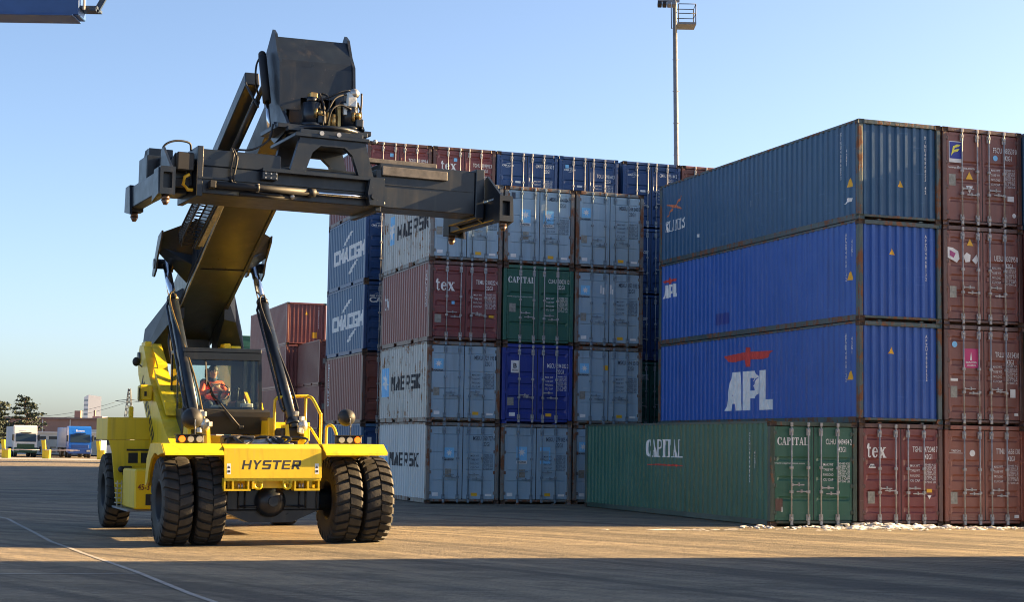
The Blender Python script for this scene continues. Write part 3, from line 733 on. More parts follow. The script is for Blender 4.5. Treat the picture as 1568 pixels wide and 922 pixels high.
def apl(x0, x1, z0, h, ez, eh):
    """white block letters with the flying bird above; x runs along u"""
    w = x1 - x0
    A = [[(.0, 0), (.03, .06), (.17, 1), (.26, 1), (.2, .42), (.15, 0)], [(.26, 1), (.36, 1), (.42, 0), (.25, 0), (.235, .35)], B(.17, .18, .26, .38), [(.20, .42), (.26, 1), (.235, .35)]]
    Pp = [B(.44, 0, .6, 1), B(.6, .82, .7, 1), B(.6, .3, .7, .5)] + [[(.7, .3), (.78, .42), (.7, .5)], [(.7, .5), (.78, .42), (.79, .84), (.66, .62)], [(.66, .74), (.79, .84), (.7, 1), (.68, .8)]]
    Lp = [B(.8, 0, .96, 1), B(.96, 0, 1.09, .26)]
    let = place(A + Pp + Lp, x0, z0, w * .92, h)
    bird = [[(-.01, .62), (.06, .2), (.18, .08), (.42, .2), (.44, .78)], [(1.01, .7), (.9, .2), (.82, .14), (.56, .2), (.54, .78)], [(.44, .9), (.42, .2), (.45, -.35), (.55, -.35), (.57, .1), (.54, .9)], [(.43, .86), (.47, 1.15), (.54, 1.1), (.55, .86)]]
    return let, place(bird, x0, ez, w, eh)
def vtail(c, w1, w2, z1, z2, triz, txt='APZU4868132'):
    side_letter(c, TV(txt, -w1, z1, .1, .115), WHITE, 'vertical_code'); side_letter(c, TV('42G1', -w2, z2, .1, .115), WHITE, 'vertical_size_code')
    side_letter(c, tri(-.45, triz, .13), YELLOWST, 'warning_triangle')
END = P_BLU
for t, (pa, lab, tu, tz) in enumerate(((P_BLU, 'bright blue container with large white lettering under a red bird', .385, 1.85), (P_BLU, 'bright blue container with small white lettering and red bird at its far end', .398, 1.8), (P_NAVY, 'darker blue weathered container with an orange cross emblem, top of its stack', .502, .98)), 1):
    c = container('shipping_container', L40, 'R', 0, t, pa, lab, 'containers in the right stack', end='wall', framemat=F_TEAL)
    end_letter(c, tri(tu * CP - CW / 2, tz, .1), YELLOWST, 'warning_triangle'); end_letter(c, TV('APZU4868132' if t < 3 else 'XINU4086853 42', .8, 2.2, .09, .11)[:None], WHITE, 'vertical_code')
    if t == 1:
        a, b_ = apl(-7.5, -4.6, .4, 1.12, 1.78, .38); side_letter(c, a, WHITE); side_letter(c, b_, REDTXT, 'side_emblem'); vtail(c, .7, .41, 2.2, 2.1, 1.2)
    elif t == 2:
        a, b_ = apl(-11.9, -10.82, 1.48, .42, 1.96, .14); side_letter(c, a, WHITE); side_letter(c, b_, REDTXT, 'side_emblem'); vtail(c, .69, .4, 2.2, 2.0, 1.16)
        side_letter(c, box2(-8.1, .38, -7.2, .72), P_ULT, 'repainted_patch')
    else:
        X = [[(.0, .0), (.07, .0), (.58, .56), (.46, .6)], [(.42, .44), (.56, .4), (1, .98), (.92, 1)], [(.02, .74), (.0, .68), (.42, .44), (.55, .58)], [(.45, .46), (.6, .56), (1, .26), (.96, .2)]]
        side_letter(c, place(X, -11.65, 1.52, 1.15, .55), ORANGETXT, 'side_emblem')
        side_letter(c, serif('XLINES', -11.75, 1.02, 1.5, .34), WHITE); vtail(c, .94, .65, 2.28, 1.8, .98, 'XINU4086853')
        side_letter(c, box2(-5.9, 1.08, -5.85, 1.26) + box2(-9.4, .6, -9.3, .7), WHITE, 'scratch')
        side_letter(c, [[(-.75, .46), (-.4, .5), (-.36, .58), (-.55, .6)]], WHITE, 'torn_sticker')
for t, (own, num, lab) in enumerate((('TRLU', '651543', 'brown container with a pink square sticker on its doors'), ('UESU', '430295', 'brown container with a torn white and pink logo on its doors'), ('FSCU', '485539', 'brown container with a blue and yellow square badge, top right of the picture')), 1):
    c = container('shipping_container', L40, 'R', 1, t, P_BRN, lab, 'containers in the right stack', framemat=F_BRN, door='door_deep' if t == 3 else 'door_ridged')
    codes(c, own, num, '0', '42G1', y=1.78 if t == 1 else 1.72 if t == 2 else 2.0)
    sticker(c, -1, .3, .85 if t < 3 else 1.2, .2, .3, SILVERST, 'data_plate')
    if t == 1:
        door_letter(c, -1, box2(.62, 1.48, 1.04, 1.98), worn('pink_sticker', (.5, .03, .16), .1), 'pink_panel')
        door_letter(c, -1, [[(.79, 1.68), (.85, 1.68), (.825, 1.9)]] + T('BEACON', .66, 1.6, .05, .34, .02) + T('LEASING', .7, 1.53, .04, .26, .02), WHITE, 'panel_lettering').location.y = -.005
        door_letter(c, -1, disc(.33, 2.08, .08), STARBLUE, 'badge'); door_letter(c, -1, box2(.2, 1.13, .42, 1.2), WHITE, 'sticker'); sticker(c, 1, 2.1, .85, .16, .22, WHITE); sticker(c, 1, 2.2, .3, .12, .07, WHITE)
    elif t == 2:
        door_letter(c, -1, [[(.14, 1.74), (.42, 1.62), (.5, 1.72), (.46, 1.92), (.3, 2.0), (.14, 2.02)], [(.62, 1.8), (.68, 1.64), (.82, 1.66), (.84, 1.84), (.72, 1.9)], [(.88, 1.7), (1.0, 1.6), (1.08, 1.72), (1.02, 1.86)]], WHITE, 'torn_logo')
        door_letter(c, -1, [[(.2, 1.8), (.32, 1.74), (.38, 1.86), (.2, 1.94)]], worn('magenta_remains', (.35, .05, .2), .2), 'torn_logo_heart').location.y = -.005
        door_letter(c, -1, tri(.82, 2.16, .1), YELLOWST, 'warning_triangle')
    else:
        door_letter(c, -1, box2(.2, 1.66, .6, 2.22), WHITE, 'badge_rim'); door_letter(c, -1, box2(.22, 1.76, .58, 2.2), worn('badge_blue', (.012, .03, .3), .05), 'badge').location.y = -.004
        door_letter(c, -1, [[(.26, 1.82), (.32, 2.08), (.44, 2.14), (.56, 2.14), (.5, 2.08), (.38, 2.05)], [(.27, 1.84), (.34, 1.98), (.44, 2.02), (.52, 2.02), (.46, 1.95), (.35, 1.93)]], worn('badge_yellow', (.75, .7, .08), .05), 'badge_emblem').location.y = -.009
        door_letter(c, -1, T('www.florens.com', .18, 1.5, .07, .8, .01), WHITE, 'door_lettering'); door_letter(c, -1, tri(.82, 1.33, .11), YELLOWST, 'warning_triangle'); door_letter(c, -1, tri(.82, .98, .11, -1), WHITE, 'mark')
        door_letter(c, 1, disc(1.63, 1.86, .075), STARBLUE, 'badge'); sticker(c, 1, 2.1, .8, .2, .14, WHITE); door_letter(c, 1, disc(2.2, .36, .06), WHITE, 'badge')
# off to the right, out of the picture: the stack that throws the foreground shade
for t in range(4):
    for col in range(2):
        container('shipping_container', L40, None, col, t, hid[(t * 2 + col) % 6], 'plain long container standing beside the lane, outside the picture', 'containers beside the lane', detail=False, origin=Vector((18.2, 20.0, 0)))
for col in range(2, 6):  # unseen columns, stepped forward to keep grazing sun off the visible doors
    for t in range(4): container('shipping_container', L40, 'R', col, t, hid[(t + col) % 6], 'unseen container continuing the right stack, set forward to shade its doors', 'unseen shading containers continuing the right stack', detail=False, back=-.42)
for col in range(3, 7):  # unseen row added to block the sun from the front stack doors
    for t in range(5): container('shipping_container', L40, 'R', col, t, hid[(t * 2 + col) % 6], 'unseen container added behind the right stack to shade the front stack doors', 'unseen shading containers behind the right stack', detail=False, back=11.85)

# ------------------------------------------------------------------ reach stacker (x to its left hand side seen from the front, y to its rear, z up)
YEL = painted('machine_yellow', (.80, .56, .008), .12, .6, .38, fade=.05, bump=.05)
def black_mat():
    m, n, b = newmat('machine_black'); v = coords(n)
    c = mix(n, ramp(n, noise(n, v, 2.5, 6), .3, .7), (.006, .010, .018, 1), (.013, .020, .030, 1))
    c = mix(n, math_(n, 'MULTIPLY', ramp(n, noise(n, v, 1, 6, (5, 5, .6)), .56, .72), .35), c, (.07, .062, .052, 1))       # dust runs
    sc_ = ramp(n, noise(n, v, 9, 8, None, .75), .66, .70); c = mix(n, math_(n, 'MULTIPLY', sc_, .8), c, (.16, .14, .125, 1))   # scuffs to bare metal
    n.links.new(c, b.inputs['Base Color']); n.links.new(math_(n, 'ADD', .20, math_(n, 'MULTIPLY', noise(n, v, 4, 5), .26)), b.inputs['Roughness'])
    bp_ = n.nodes.new('ShaderNodeBump'); bp_.inputs['Strength'].default_value = .12; bp_.inputs['Distance'].default_value = .02; n.links.new(noise(n, v, 1.6, 3), bp_.inputs['Height']); n.links.new(bp_.outputs[0], b.inputs['Normal'])
    return m
BLK = black_mat()
BLK2 = worn('matt_black', (.012, .013, .015), .3, .6, 0, 5)
STEEL = plain('chrome_rod', (.75, .76, .78), .09, 1)
GREYM = worn('zinc_fittings', (.42, .42, .40), .3, .38, .7, 12)
BRASS = worn('oiled_brass', (.36, .25, .10), .3, .35, .8, 10)
RUB = worn('tyre_rubber', (.022, .020, .018), .35, .72, 0, 6)
def tyre_mat():
    m, n, b = newmat('dusty_tyre'); v = coords(n); f = noise(n, v, 5, 6)
    c = mix(n, ramp(n, f, .35, .7), (.011, .011, .011, 1), (.036, .032, .027, 1)); n.links.new(c, b.inputs['Base Color'])
    n.links.new(math_(n, 'ADD', .55, math_(n, 'MULTIPLY', f, .3)), b.inputs['Roughness'])
    bp = n.nodes.new('ShaderNodeBump'); bp.inputs['Strength'].default_value = .3; bp.inputs['Distance'].default_value = .01
    n.links.new(noise(n, v, 40, 3), bp.inputs['Height']); n.links.new(bp.outputs[0], b.inputs['Normal']); return m
TYRE = tyre_mat()
def glass_mat():
    m = bpy.data.materials.new('cab_glass'); m.use_nodes = True; n = m.node_tree; n.nodes.clear()
    o = n.nodes.new('ShaderNodeOutputMaterial'); tr = n.nodes.new('ShaderNodeBsdfTransparent'); tr.inputs[0].default_value = (.84, .90, .90, 1)
    gl = n.nodes.new('ShaderNodeBsdfGlossy'); gl.inputs['Roughness'].default_value = .02
    fr = n.nodes.new('ShaderNodeFresnel'); fr.inputs[0].default_value = 1.45; mx = n.nodes.new('ShaderNodeMixShader')
    n.links.new(fr.outputs[0], mx.inputs[0]); n.links.new(tr.outputs[0], mx.inputs[1]); n.links.new(gl.outputs[0], mx.inputs[2]); n.links.new(mx.outputs[0], o.inputs[0]); return m
GLASS = glass_mat()
LAMP_O = plain('lit_amber_lamp', (.5, .12, .01), .3, 0, (1, .13, .006), .5)
LAMP_W = plain('lamp_lens', (.38, .40, .38), .1)

rs = empty('reach_stacker'); rs.matrix_world = Matrix.Translation(VP + Vector((0, 0, -.004))) @ Matrix.Rotation(VYAW, 4, 'Z') @ Matrix.Rotation(-VTILT, 4, 'Y')
tag(rs, 'yellow and black reach stacker with raised boom driving across the yard', 'reach stacker')
XC = -.13

# wheels
def tyre_mesh(Rr=.805, W=.52):
    m = MB(); h = W / 2
    prof = [(.36, -h * .86), (.40, -h * .92), (.52, -h), (.64, -h), (.715, -h * .93), (.745, -h * .72), (.755, -h * .35), (.757, 0), (.755, h * .35), (.745, h * .72), (.715, h * .93), (.64, h), (.52, h), (.40, h * .92), (.36, h * .86)]
    M = Matrix.Rotation(pi / 2, 4, 'Y'); m.lathe(prof, M, 48)
    n = 26
    for k in range(n):
        for s in (-1, 1):
            a0 = 2 * pi * (k + (.5 if s > 0 else 0)) / n; w = 2 * pi / n * .68
            st = [(-.02 * s, .10, 0), (.45 * s * h, .06, .8), (.80 * s * h, .02, .795), (1.0 * s * h, -.02, .745)]
            pts = []
            secs = [(.0, .085, .755, Rr), (.5, .045, .755, Rr), (.82, .008, .745, Rr - .006), (.985, -.02, .70, .765), (1.02, -.025, .62, .66)]
            ring = []
            for fx, da, ri, ro in secs:
                x = s * h * fx + (.012 * s if fx == 0 else 0)
                q = []
                for (r, aw) in ((ri - .02, -.5), (ro, -.46), (ro, .46), (ri - .02, .5)):
                    a = a0 + da + aw * w; q.append(m.bm.verts.new((x, r * cos(a), r * sin(a))))
                ring.append(q)
            for A_, B_ in zip(ring, ring[1:]):
                for i in range(3): m.bm.faces.new((A_[i], A_[i + 1], B_[i + 1], B_[i]))
            m.bm.faces.new(ring[0]); m.bm.faces.new(ring[-1][::-1])
    return m.mesh('tyre', mats=[TYRE])
def rim_mesh():
    m = MB(); M = Matrix.Rotation(pi / 2, 4, 'Y')
    m.lathe([(.39, -.235), (.37, -.245), (.345, -.22), (.34, -.06), (.30, -.03), (.19, -.02), (.185, -.10), (.12, -.11), (.11, -.16), (.0, -.165)], M, 36)
    m.lathe([(.39, .235), (.37, .245), (.345, .22), (.34, .02), (.2, .0), (.0, .0)], M, 36)
    for k in range(16):
        a = 2 * pi * k / 16; m.cyl((-.02, .25 * cos(a), .25 * sin(a)), (-.065, .25 * cos(a), .25 * sin(a)), .016, n=6)
    return m.mesh('rim', mats=[BLK2])
TM, RM = tyre_mesh(), rim_mesh()
for i, (x, y, flip) in enumerate(((-1.87, 0, 0), (-1.27, 0, 0), (1.27, 0, 1), (1.87, 0, 1), (-2.0, 6.35, 0), (1.75, 6.35, 1))):
    w = empty('wheel', (x, y, .8)); w.parent = rs; w.rotation_euler = (random.uniform(0, 6), 0, pi if flip else 0)
    mob('tyre', TM, w); mob('rim', RM, w)

# axle and chassis
m = MB(); m.b2((-1.0, -.32, .62), (.82, .3, 1.02), .03); m.prism_y([(-1.0, .62), (-.5, .40), (.3, .40), (.82, .62)], -.26, .26)
m.cyl((-1.6, 0, .8), (1.6, 0, .8), .2, n=18)
for x in (-.93, -.72, -.6, .42, .54, .75): m.cyl((x, -.345, .66), (x, -.345, 1.0), .014, n=6)
m.cyl((-.7, -.36, .70), (.5, -.36, .70), .02, n=6)
axle = m.build('drive_axle', BLK, rs)
m = MB(); m.sphere((XC, -.34, .79), .29, (1, .75, 1), 24); m.cyl((XC, -.5, .79), (XC, -.60, .79), .09, n=16); m.build('differential', BLK, axle)
m = MB()
for x in (-.82, .56): m.b2((x - .12, -.3, 1.02), (x + .12, 7.2, 1.62), .02)
m.b2((-1.05, -.78, 1.60), (.68, 2.2, 1.68), .01); m.b2((-1.35, 2.2, 1.42), (1.25, 7.3, 1.62), .02)
m.b2((-.95, 2.4, .55), (.7, 5.2, 1.42), .03); m.b2((-1.3, 7.0, .7), (1.2, 8.3, 2.0), .05)
m.build('chassis', YEL, rs)
# front plate, bracket with towing eyes
m = MB(); m.prism_x([(-.90, 1.23), (-.86, 1.23), (-.80, 1.72), (-.60, 1.80), (-.60, 1.84), (-.83, 1.76)], -1.10, .69)
fp = m.build('front_plate', YEL, rs)
# the plate leans back by 0.07 over its height
def plate_pt(u, v, l_, d): return (u, -.90 + (v - 1.23) * .132 - l_ * .15, v)
letter('lettering', block('HYSTER', -.79, 1.385, 1.07, .165, .16, .22), BLACKTXT, fp, plate_pt)
for x in (-1.02, .60): letter('safety_sticker', box2(x - .035, 1.30, x + .035, 1.49), WHITE, fp, plate_pt); letter('sticker_symbol', tri(x, 1.43, .028) + box2(x - .024, 1.33, x + .024, 1.37), BLACKTXT, fp, lambda u, v, l_, d: (u, -.902 + (v - 1.23) * .132 - l_ * .15, v))
m = MB()
m.b2((-1.10, -.885, 1.18), (.68, -.60, 1.228)); m.b2((-1.10, -.885, 1.00), (-.62, -.66, 1.035)); m.b2((.18, -.885, 1.00), (.66, -.66, 1.035))
for x in (-1.09, -.94, -.66, -.58, .20, .44, .64): m.b2((x - .015, -.883, 1.035), (x + .015, -.64, 1.18))
for x in (-.48, .06):
    M = Matrix(((1, 0, 0, x), (0, 0, -1, -.80), (0, 1, 0, 1.10), (0, 0, 0, 1)))
    m.lathe([(.085, 0), (.085, .07), (.045, .07), (.045, 0), (.085, 0)], M, 18); m.b2((x - .09, -.87, 1.13), (x + .09, -.80, 1.18))
m.b2((-.60, -.66, 1.04), (.18, -.62, 1.18))
m.build('towing_bracket', YEL, rs)
m = MB()
for x in (-.82, -.76, .30, .36): m.cyl((x, -.80, 1.035), (x, -.80, 1.13), .022, n=8)
m.build('bracket_bolts', GREYM, rs)

# front fenders: top sheet with sloped lip, arch skirts on the outer side
def fender(x0, x1, outer):
    m = MB(); pr = [(-.93, 1.64), (-.905, 1.68), (-.62, 1.845), (.55, 1.845), (.95, 1.56), (1.08, 1.05)]
    inn = [(1.05, 1.05), (.92, 1.54), (.53, 1.815), (-.61, 1.815), (-.885, 1.66), (-.91, 1.64)]
    m.prism_x(pr + inn, x0, x1)
    xo = x0 if outer < 0 else x1
    arch = [(-.905, 1.675), (-.62, 1.84), (.55, 1.84), (.95, 1.555), (1.075, 1.05), (.98, 1.05)] + [(.87 * cos(R(a)), .80 + .87 * sin(R(a))) for a in (22, 40, 60, 80, 95, 108)] + [(-.55, 1.66)]
    m.prism_x(arch, xo - .02, xo + .02)
    return m.build('fender', YEL, rs)
fl = fender(-2.17, -1.12, -1); fr_ = fender(.76, 1.93, 1)
def lamp_cluster(x, cols):
    m = MB(); m.b2((x - .24, -.36, 1.85), (x + .24, -.16, 2.0), .02); m.b2((x - .26, -.40, 2.0), (x + .26, -.14, 2.015))
    lc = m.build('lamp_housing', BLK2, rs)
    for i, c in enumerate(cols):
        q = MB(); px = x - .155 + i * .155; q.cyl((px, -.36, 1.925), (px, -.39, 1.925), .062, .055, n=18); q.build('amber_lamp' if c == 'O' else 'headlight', LAMP_O if c == 'O' else LAMP_W, lc)
lamp_cluster(-1.62, 'OWW'); lamp_cluster(1.36, 'WWO')
def mirror(x, y, z, zb, r):
    m = MB(); mi = m.lathe([(.0, -.05), (r * .6, -.045), (r * .9, -.02), (r, .02), (r * .85, .03), (0, .035)], Matrix.Translation((x, y, z)) @ Matrix.Rotation(pi / 2, 4, 'X') @ Matrix.Diagonal((1, 1, -3.2, 1)), 22)
    o = m.build('mirror', BLK2, rs); q = MB(); q.tube([(x + .01, y - .14, z - .1), (x + .02, y - .17, z - .02), (x + .02, y - .17, zb)], .012); q.build('mirror_stalk', GREYM, o)
mirror(-1.53, -.02, 2.30, 1.95, .20); mirror(1.40, -.02, 2.35, 2.0, .165)

# rear fender box, panel, tanks on the right hand flank
m = MB(); m.b2((-2.31, 5.4, 1.89), (-1.40, 7.15, 2.37), .015); rb = m.build('rear_fender_box', YEL, rs)
q = MB(); q.b2((-1.75, 6.2, 2.37), (-1.65, 6.3, 2.62), .02); q.build('filler_neck', YEL, rb)
m = MB(); m.prism_y([(-2.27, 1.888), (-2.20, 1.63), (-2.08, .54), (-1.3, .50), (-1.3, 1.888)], 5.40, 5.48)
m.b2((-1.3, 5.1, .5), (-1.05, 7.0, 1.87)); m.build('rear_panel', YEL, rs)
m = MB(); m.b2((-1.86, 5.39, 1.40), (-1.42, 5.398, 1.62)); m.b2((-1.9, 5.37, 1.66), (-1.4, 5.398, 1.70)); m.build('panel_opening', BLK2, rs)
m = MB(); m.b2((-1.66, 5.37, 1.36), (-1.60, 5.388, 1.66)); m.b2((-1.76, 5.37, 1.34), (-1.5, 5.388, 1.385)); m.build('opening_bar', YEL, rs)
m = MB(); m.b2((-1.98, 5.2, 1.14), (-1.80, 5.38, 1.34), .02); m.sphere((-2.02, 5.25, 1.27), .07); m.build('latch', BLK2, rs)
m = MB(); m.b2((-2.08, 3.0, .52), (-1.2, 4.6, 1.31), .03); sb = m.build('battery_box', YEL, rs)
letter('fleet_number', T('45-31 CH', -2.02, .90, .12, .52, .02), worn('oxblood_lettering', (.16, .03, .015), .2, .6), sb, lambda u, v, l_, d: (u, 3.0 - l_, v))
q = MB(); q.b2((-1.86, 2.985, .6), (-1.66, 2.998, .82)); q.b2((-1.87, 2.985, 1.17), (-1.84, 2.998, 1.26)); q.build('vent', BLK2, sb)
m = MB()
for z in (.58, .68, .78, .88, .98): m.b2((-2.2, 4.6, z), (-2.08, 4.9, z + .02))
m.b2((-2.2, 4.58, .5), (-2.18, 4.6, 1.05)); m.b2((-2.11, 4.58, .5), (-2.09, 4.6, 1.05)); m.build('ladder', GREYM, rs)
m = MB(); m.b2((-2.15, 3.4, .46), (-1.2, 5.6, .50)); m.build('running_board', worn('grey_plate', (.2, .22, .25), .2, .4), rs)
m = MB(); m.b2((1.35, 2.6, .55), (2.0, 4.8, 1.35), .04); m.build('fuel_tank', YEL, rs)
m = MB(); m.b2((1.3, 5.4, 1.89), (2.1, 7.15, 2.3), .015); m.build('rear_fender_box', YEL, rs)
m = MB(); m.b2((-1.6, 6.15, .55), (1.6, 6.55, .9), .05); m.sphere((0, 6.0, .5), .22, (1.6, 1, .8)); m.build('steer_axle', BLK, rs)
m = MB(); m.b2((.0, 5.0, .2), (.75, 5.5, .27), .02); m.b2((.3, 5.0, .27), (.5, 5.2, .62)); m.build('belly_guard', worn('tan_plate', (.3, .22, .12), .2, .5), rs)

# boom towers
def tower(x0, x1, name='boom_tower', fy=2.5):
    m = MB()
    m.prism_x([(fy, 1.69), (5.0, 1.69), (7.1, 3.35), (7.25, 3.72), (7.0, 4.0), (6.45, 3.95), (5.6, 3.25), (fy + 1.1, 2.15)], x0, x1)
    m.prism_x([(5.5, 3.24), (5.62, 3.46), (4.2, 2.68), (3.95, 2.4)], x0 + .1, x1 + .02)
    m.prism_x([(6.2, 3.8), (6.5, 4.02), (5.6, 3.52), (5.5, 3.3)], x0 + .18, x1 + .02)
    m.b2((x0 + .05, 6.6, 3.9), (x0 + .2, 7.1, 4.08), .02)
    t = m.build(name, YEL, rs)
    q = MB(); q.cyl((x0 - .05, 6.95, 3.72), (x1 + .05, 6.95, 3.72), .13, n=18); q.build('pivot_pin', BLK, t); return t
tw = tower(-1.43, -1.06); tower(.34, .72, fy=3.5)
ang = math.atan2(1.69 - 3.4, 7.1 - 5.0)
letter('tower_lettering', [[(a * cos(ang) - b * sin(ang), a * sin(ang) + b * cos(ang)) for a, b in p] for p in block('HYSTER', 0, 0, 2.1, .30, .16, .12)], BLACKTXT, tw, lambda u, v, l_, d: (-1.43 - l_, 6.62 - u, 3.12 + v))
m = MB(); m.b2((-1.72, 5.0, 2.72), (-1.44, 5.3, 3.06), .03); bx_ = m.build('junction_box', YEL, rs)
q = MB(); q.b2((-1.62, 4.985, 2.82), (-1.57, 4.998, 2.92)); q.b2((-1.74, 4.98, 2.70), (-1.72, 5.02, 3.0)); q.build('cover_slot', BLK2, bx_)
m = MB(); m.sphere((-1.56, 6.6, 3.62), .085, (1, .7, 1.2)); m.tube([(-1.52, 6.6, 3.58), (-1.42, 6.6, 3.5), (-1.2, 6.5, 3.5)], .015); m.build('rear_mirror', BLK2, rs)

# boom
BE = Vector((0, -.9365, .3507)); BN = Vector((0, .3507, .9365))
def bp(x, s, n_): return Vector((x + XC, 7.5, 4.42)) + BE * s + BN * n_      # s along the boom from the rear, n above its underside
m = MB()
def bsec(x, s0, s1, n0, n1): return m.hexa([bp(-x, s0, n0), bp(x, s0, n0), bp(x, s1, n0), bp(-x, s1, n0), bp(-x, s0, n1), bp(x, s0, n1), bp(x, s1, n1), bp(-x, s1, n1)])
bsec(.49, -.75, 6.3, 0, 1.0)
for s0 in (3.0, 6.1):                                                     # collar bands
    m.hexa([bp(sx, s_, n_) for n_ in (-.02, 1.03) for sx, s_ in ((-.52, s0), (.52, s0), (.52, s0 + .2), (-.52, s0 + .2))])
for sx in (-1, 1):                                                            # lower edge flanges
    m.hexa([bp(a, s_, n_) for n_ in (-.035, .03) for a, s_ in ((sx * .47, -.75), (sx * .53, -.75), (sx * .53, 6.3), (sx * .47, 6.3))])
boom = m.build('boom', BLK, rs)
m = MB(); bsec(.30, 6.2, 10.2, .05, .62); m.build('boom_extension', BLK, boom)
m = MB()                                                                      # wide root with the pivot cheeks
for s in (-1, 1):
    m.hexa([(XC + s * a, y, z) for a, y, z in ((.45, 7.6, 3.62), (1.2, 7.45, 3.70), (.72, 6.35, 4.55), (.45, 6.3, 4.6), (.45, 7.75, 4.55), (1.12, 7.5, 4.40), (.70, 6.4, 5.15), (.45, 6.3, 5.3))])
m.b2((XC - .48, 8.0, 3.9), (XC + .48, 8.5, 4.95), .03)
m.build('boom_root', BLK, boom)
for s in (-1, 1):                                                             # cheeks that take the lift cylinders
    m = MB(); x = lambda a: XC + s * a
    out = [(5.0, 6.38), (5.45, 6.30), (6.02, 5.70), (6.15, 5.50), (5.95, 5.46), (5.7, 5.58), (5.55, 5.85), (5.05, 6.24)]
    m.prism_x(out, x(1.17), x(1.21))
    m.hexa([(x(.49), 5.9, 5.35), (x(1.17), 5.5, 5.93), (x(1.17), 5.35, 6.08), (x(.49), 5.3, 5.7), (x(.49), 4.6, 6.62), (x(1.17), 5.02, 6.35), (x(1.17), 5.45, 6.27), (x(.49), 5.4, 6.42)])
    m.prism_x([(5.35, 6.2), (5.95, 5.69), (6.0, 5.54), (5.75, 5.56), (5.3, 6.0)], x(.82), x(.87))
    m.cyl((x(.45), 5.85, 5.74), (x(1.23), 5.85, 5.74), .11, n=18)
    m.build('cylinder_cheek', BLK, boom)
m = MB(); m.tube([bp(-.54, s, -.02) for s in (0.6, 2, 4, 6.6)], .018, 6); m.build('hydraulic_pipe', GREYM, boom); m = MB(); m.tube([bp(-.54, .6, .05), bp(-.57, 3, .06), bp(-.54, 6.6, .05)], .014, 6); m.build('hydraulic_pipe', BLK2, boom); m = MB()
m.hose([bp(-.55, .5, .1), (XC - .75, 6.4, 4.1), (XC - .8, 5.6, 3.5), (XC - .85, 4.6, 2.6), (XC - .9, 3.4, 1.9)], .035); m.build('hydraulic_hose', BLK2, boom); m = MB()
m.hose([bp(-.55, .7, .12), (XC - .7, 6.1, 4.2), (XC - .72, 5.2, 3.4), (XC - .8, 4.4, 2.5), (XC - .85, 3.2, 1.9)], .03)
m.build('hydraulic_hose', BLK2, boom)
# trough with perforated guard along the boom
m = MB(); P0, P1 = Vector((-.93, 3.55, 5.86)), Vector((-.80, .5, 7.0)); ax_ = (P1 - P0).normalized(); sd = Vector((-1, 0, 0)); upn = ax_.cross(Vector((1, 0, 0))).normalized()
if upn.z < 0: upn = -upn
def tp(s, a, b): return P0 + (P1 - P0) * s + sd * a + upn * b
for a, b in ((0, 0), (.0, .34), (.28, .05), (.30, .3)): m.tube([tp(0, a * .8, b * .8), tp(.12, a, b), tp(1, a, b)], .022, 6)
for i in range(22):
    s = .02 + i / 22 * .97; m.tube([tp(s, 0, 0), tp(s, .28, .05), tp(s, .30, .3), tp(s, 0, .34)], .012, 5)
for k in range(5): m.tube([tp(.03, .29, .08 + k * .05), tp(1, .29, .08 + k * .05)], .010, 5)
m.beam(tp(0, -.08, .0), tp(1, -.08, .0), .1, .05)
m.build('hose_guard', BLK2, boom)
m = MB(); m.beam(tp(.05, -.12, -.03), tp(.95, -.1, -.03), .11, .02); m.build('cable_tray', GREYM, boom)
m = MB(); m.beam((-.80, 2.2, 7.35), (-.80, -1.15, 8.47), .26, .26, bev=.015); m.build('hose_channel', BLK, boom)
m = MB(); m.cyl((-.66, 1.2, 7.42), (-.66, -.9, 8.1), .07, n=12); m.cyl((-.66, -.9, 8.1), (-.66, -1.5, 8.3), .045, n=12); m.build('levelling_ram', BLK, boom)

# boom head
m = MB(); hp = [(-2.42, 9.09), (-2.60, 8.98), (-2.80, 8.62), (-2.99, 8.40), (-3.06, 7.6), (-3.40, 7.38), (-3.62, 7.2), (-3.4, 7.08), (-2.7, 7.02), (-2.2, 7.25), (-1.85, 7.9), (-1.75, 8.62)]
m.prism_x(hp, -.74, -.69); m.prism_x(hp, .56, .61)
head = m.build('boom_head', BLK, rs)
m = MB(); m.prism_x([(-2.55, 8.94), (-2.93, 8.46), (-2.965, 8.34), (-2.99, 7.80), (-2.96, 7.80), (-2.935, 8.33), (-2.9, 8.44), (-2.52, 8.92)], -.69, .56)
m.prism_x([(-2.99, 7.80), (-2.995, 7.58), (-2.965, 7.58), (-2.96, 7.80)], -.69, -.36); m.prism_x([(-2.99, 7.80), (-2.995, 7.58), (-2.965, 7.58), (-2.96, 7.80)], .26, .56)
m.prism_x([(-1.8, 8.6), (-2.5, 8.93), (-2.5, 8.9), (-1.8, 8.57)], -.69, .56)
m.build('head_plate', BLK, head)
m = MB(); m.cyl((-.86, -2.2, 8.64), (-.86, -2.62, 7.75), .075, n=12); m.sphere((-.86, -2.18, 8.68), .07); 
m.hose([(-.86, -2.2, 8.7), (-.95, -2.15, 8.5), (-.95, -2.1, 8.2), (-.85, -1.9, 8.0)], .018); m.hose([(-.9, -1.0, 8.45), (-.95, -1.5, 8.2), (-.85, -1.9, 7.8)], .02)
dm = m.build('damping_cylinder', BLK2, head); q = MB(); q.cyl((-.86, -2.62, 7.75), (-.86, -2.85, 7.22), .035, n=10); q.build('damping_rod', STEEL, dm)
m = MB(); m.cyl((-.78, -2.75, 7.3), (.66, -2.75, 7.3), .09, n=16); m.b2((-.5, -2.6, 7.2), (.4, -2.0, 7.9), .04); m.build('head_pin', BLK, head)

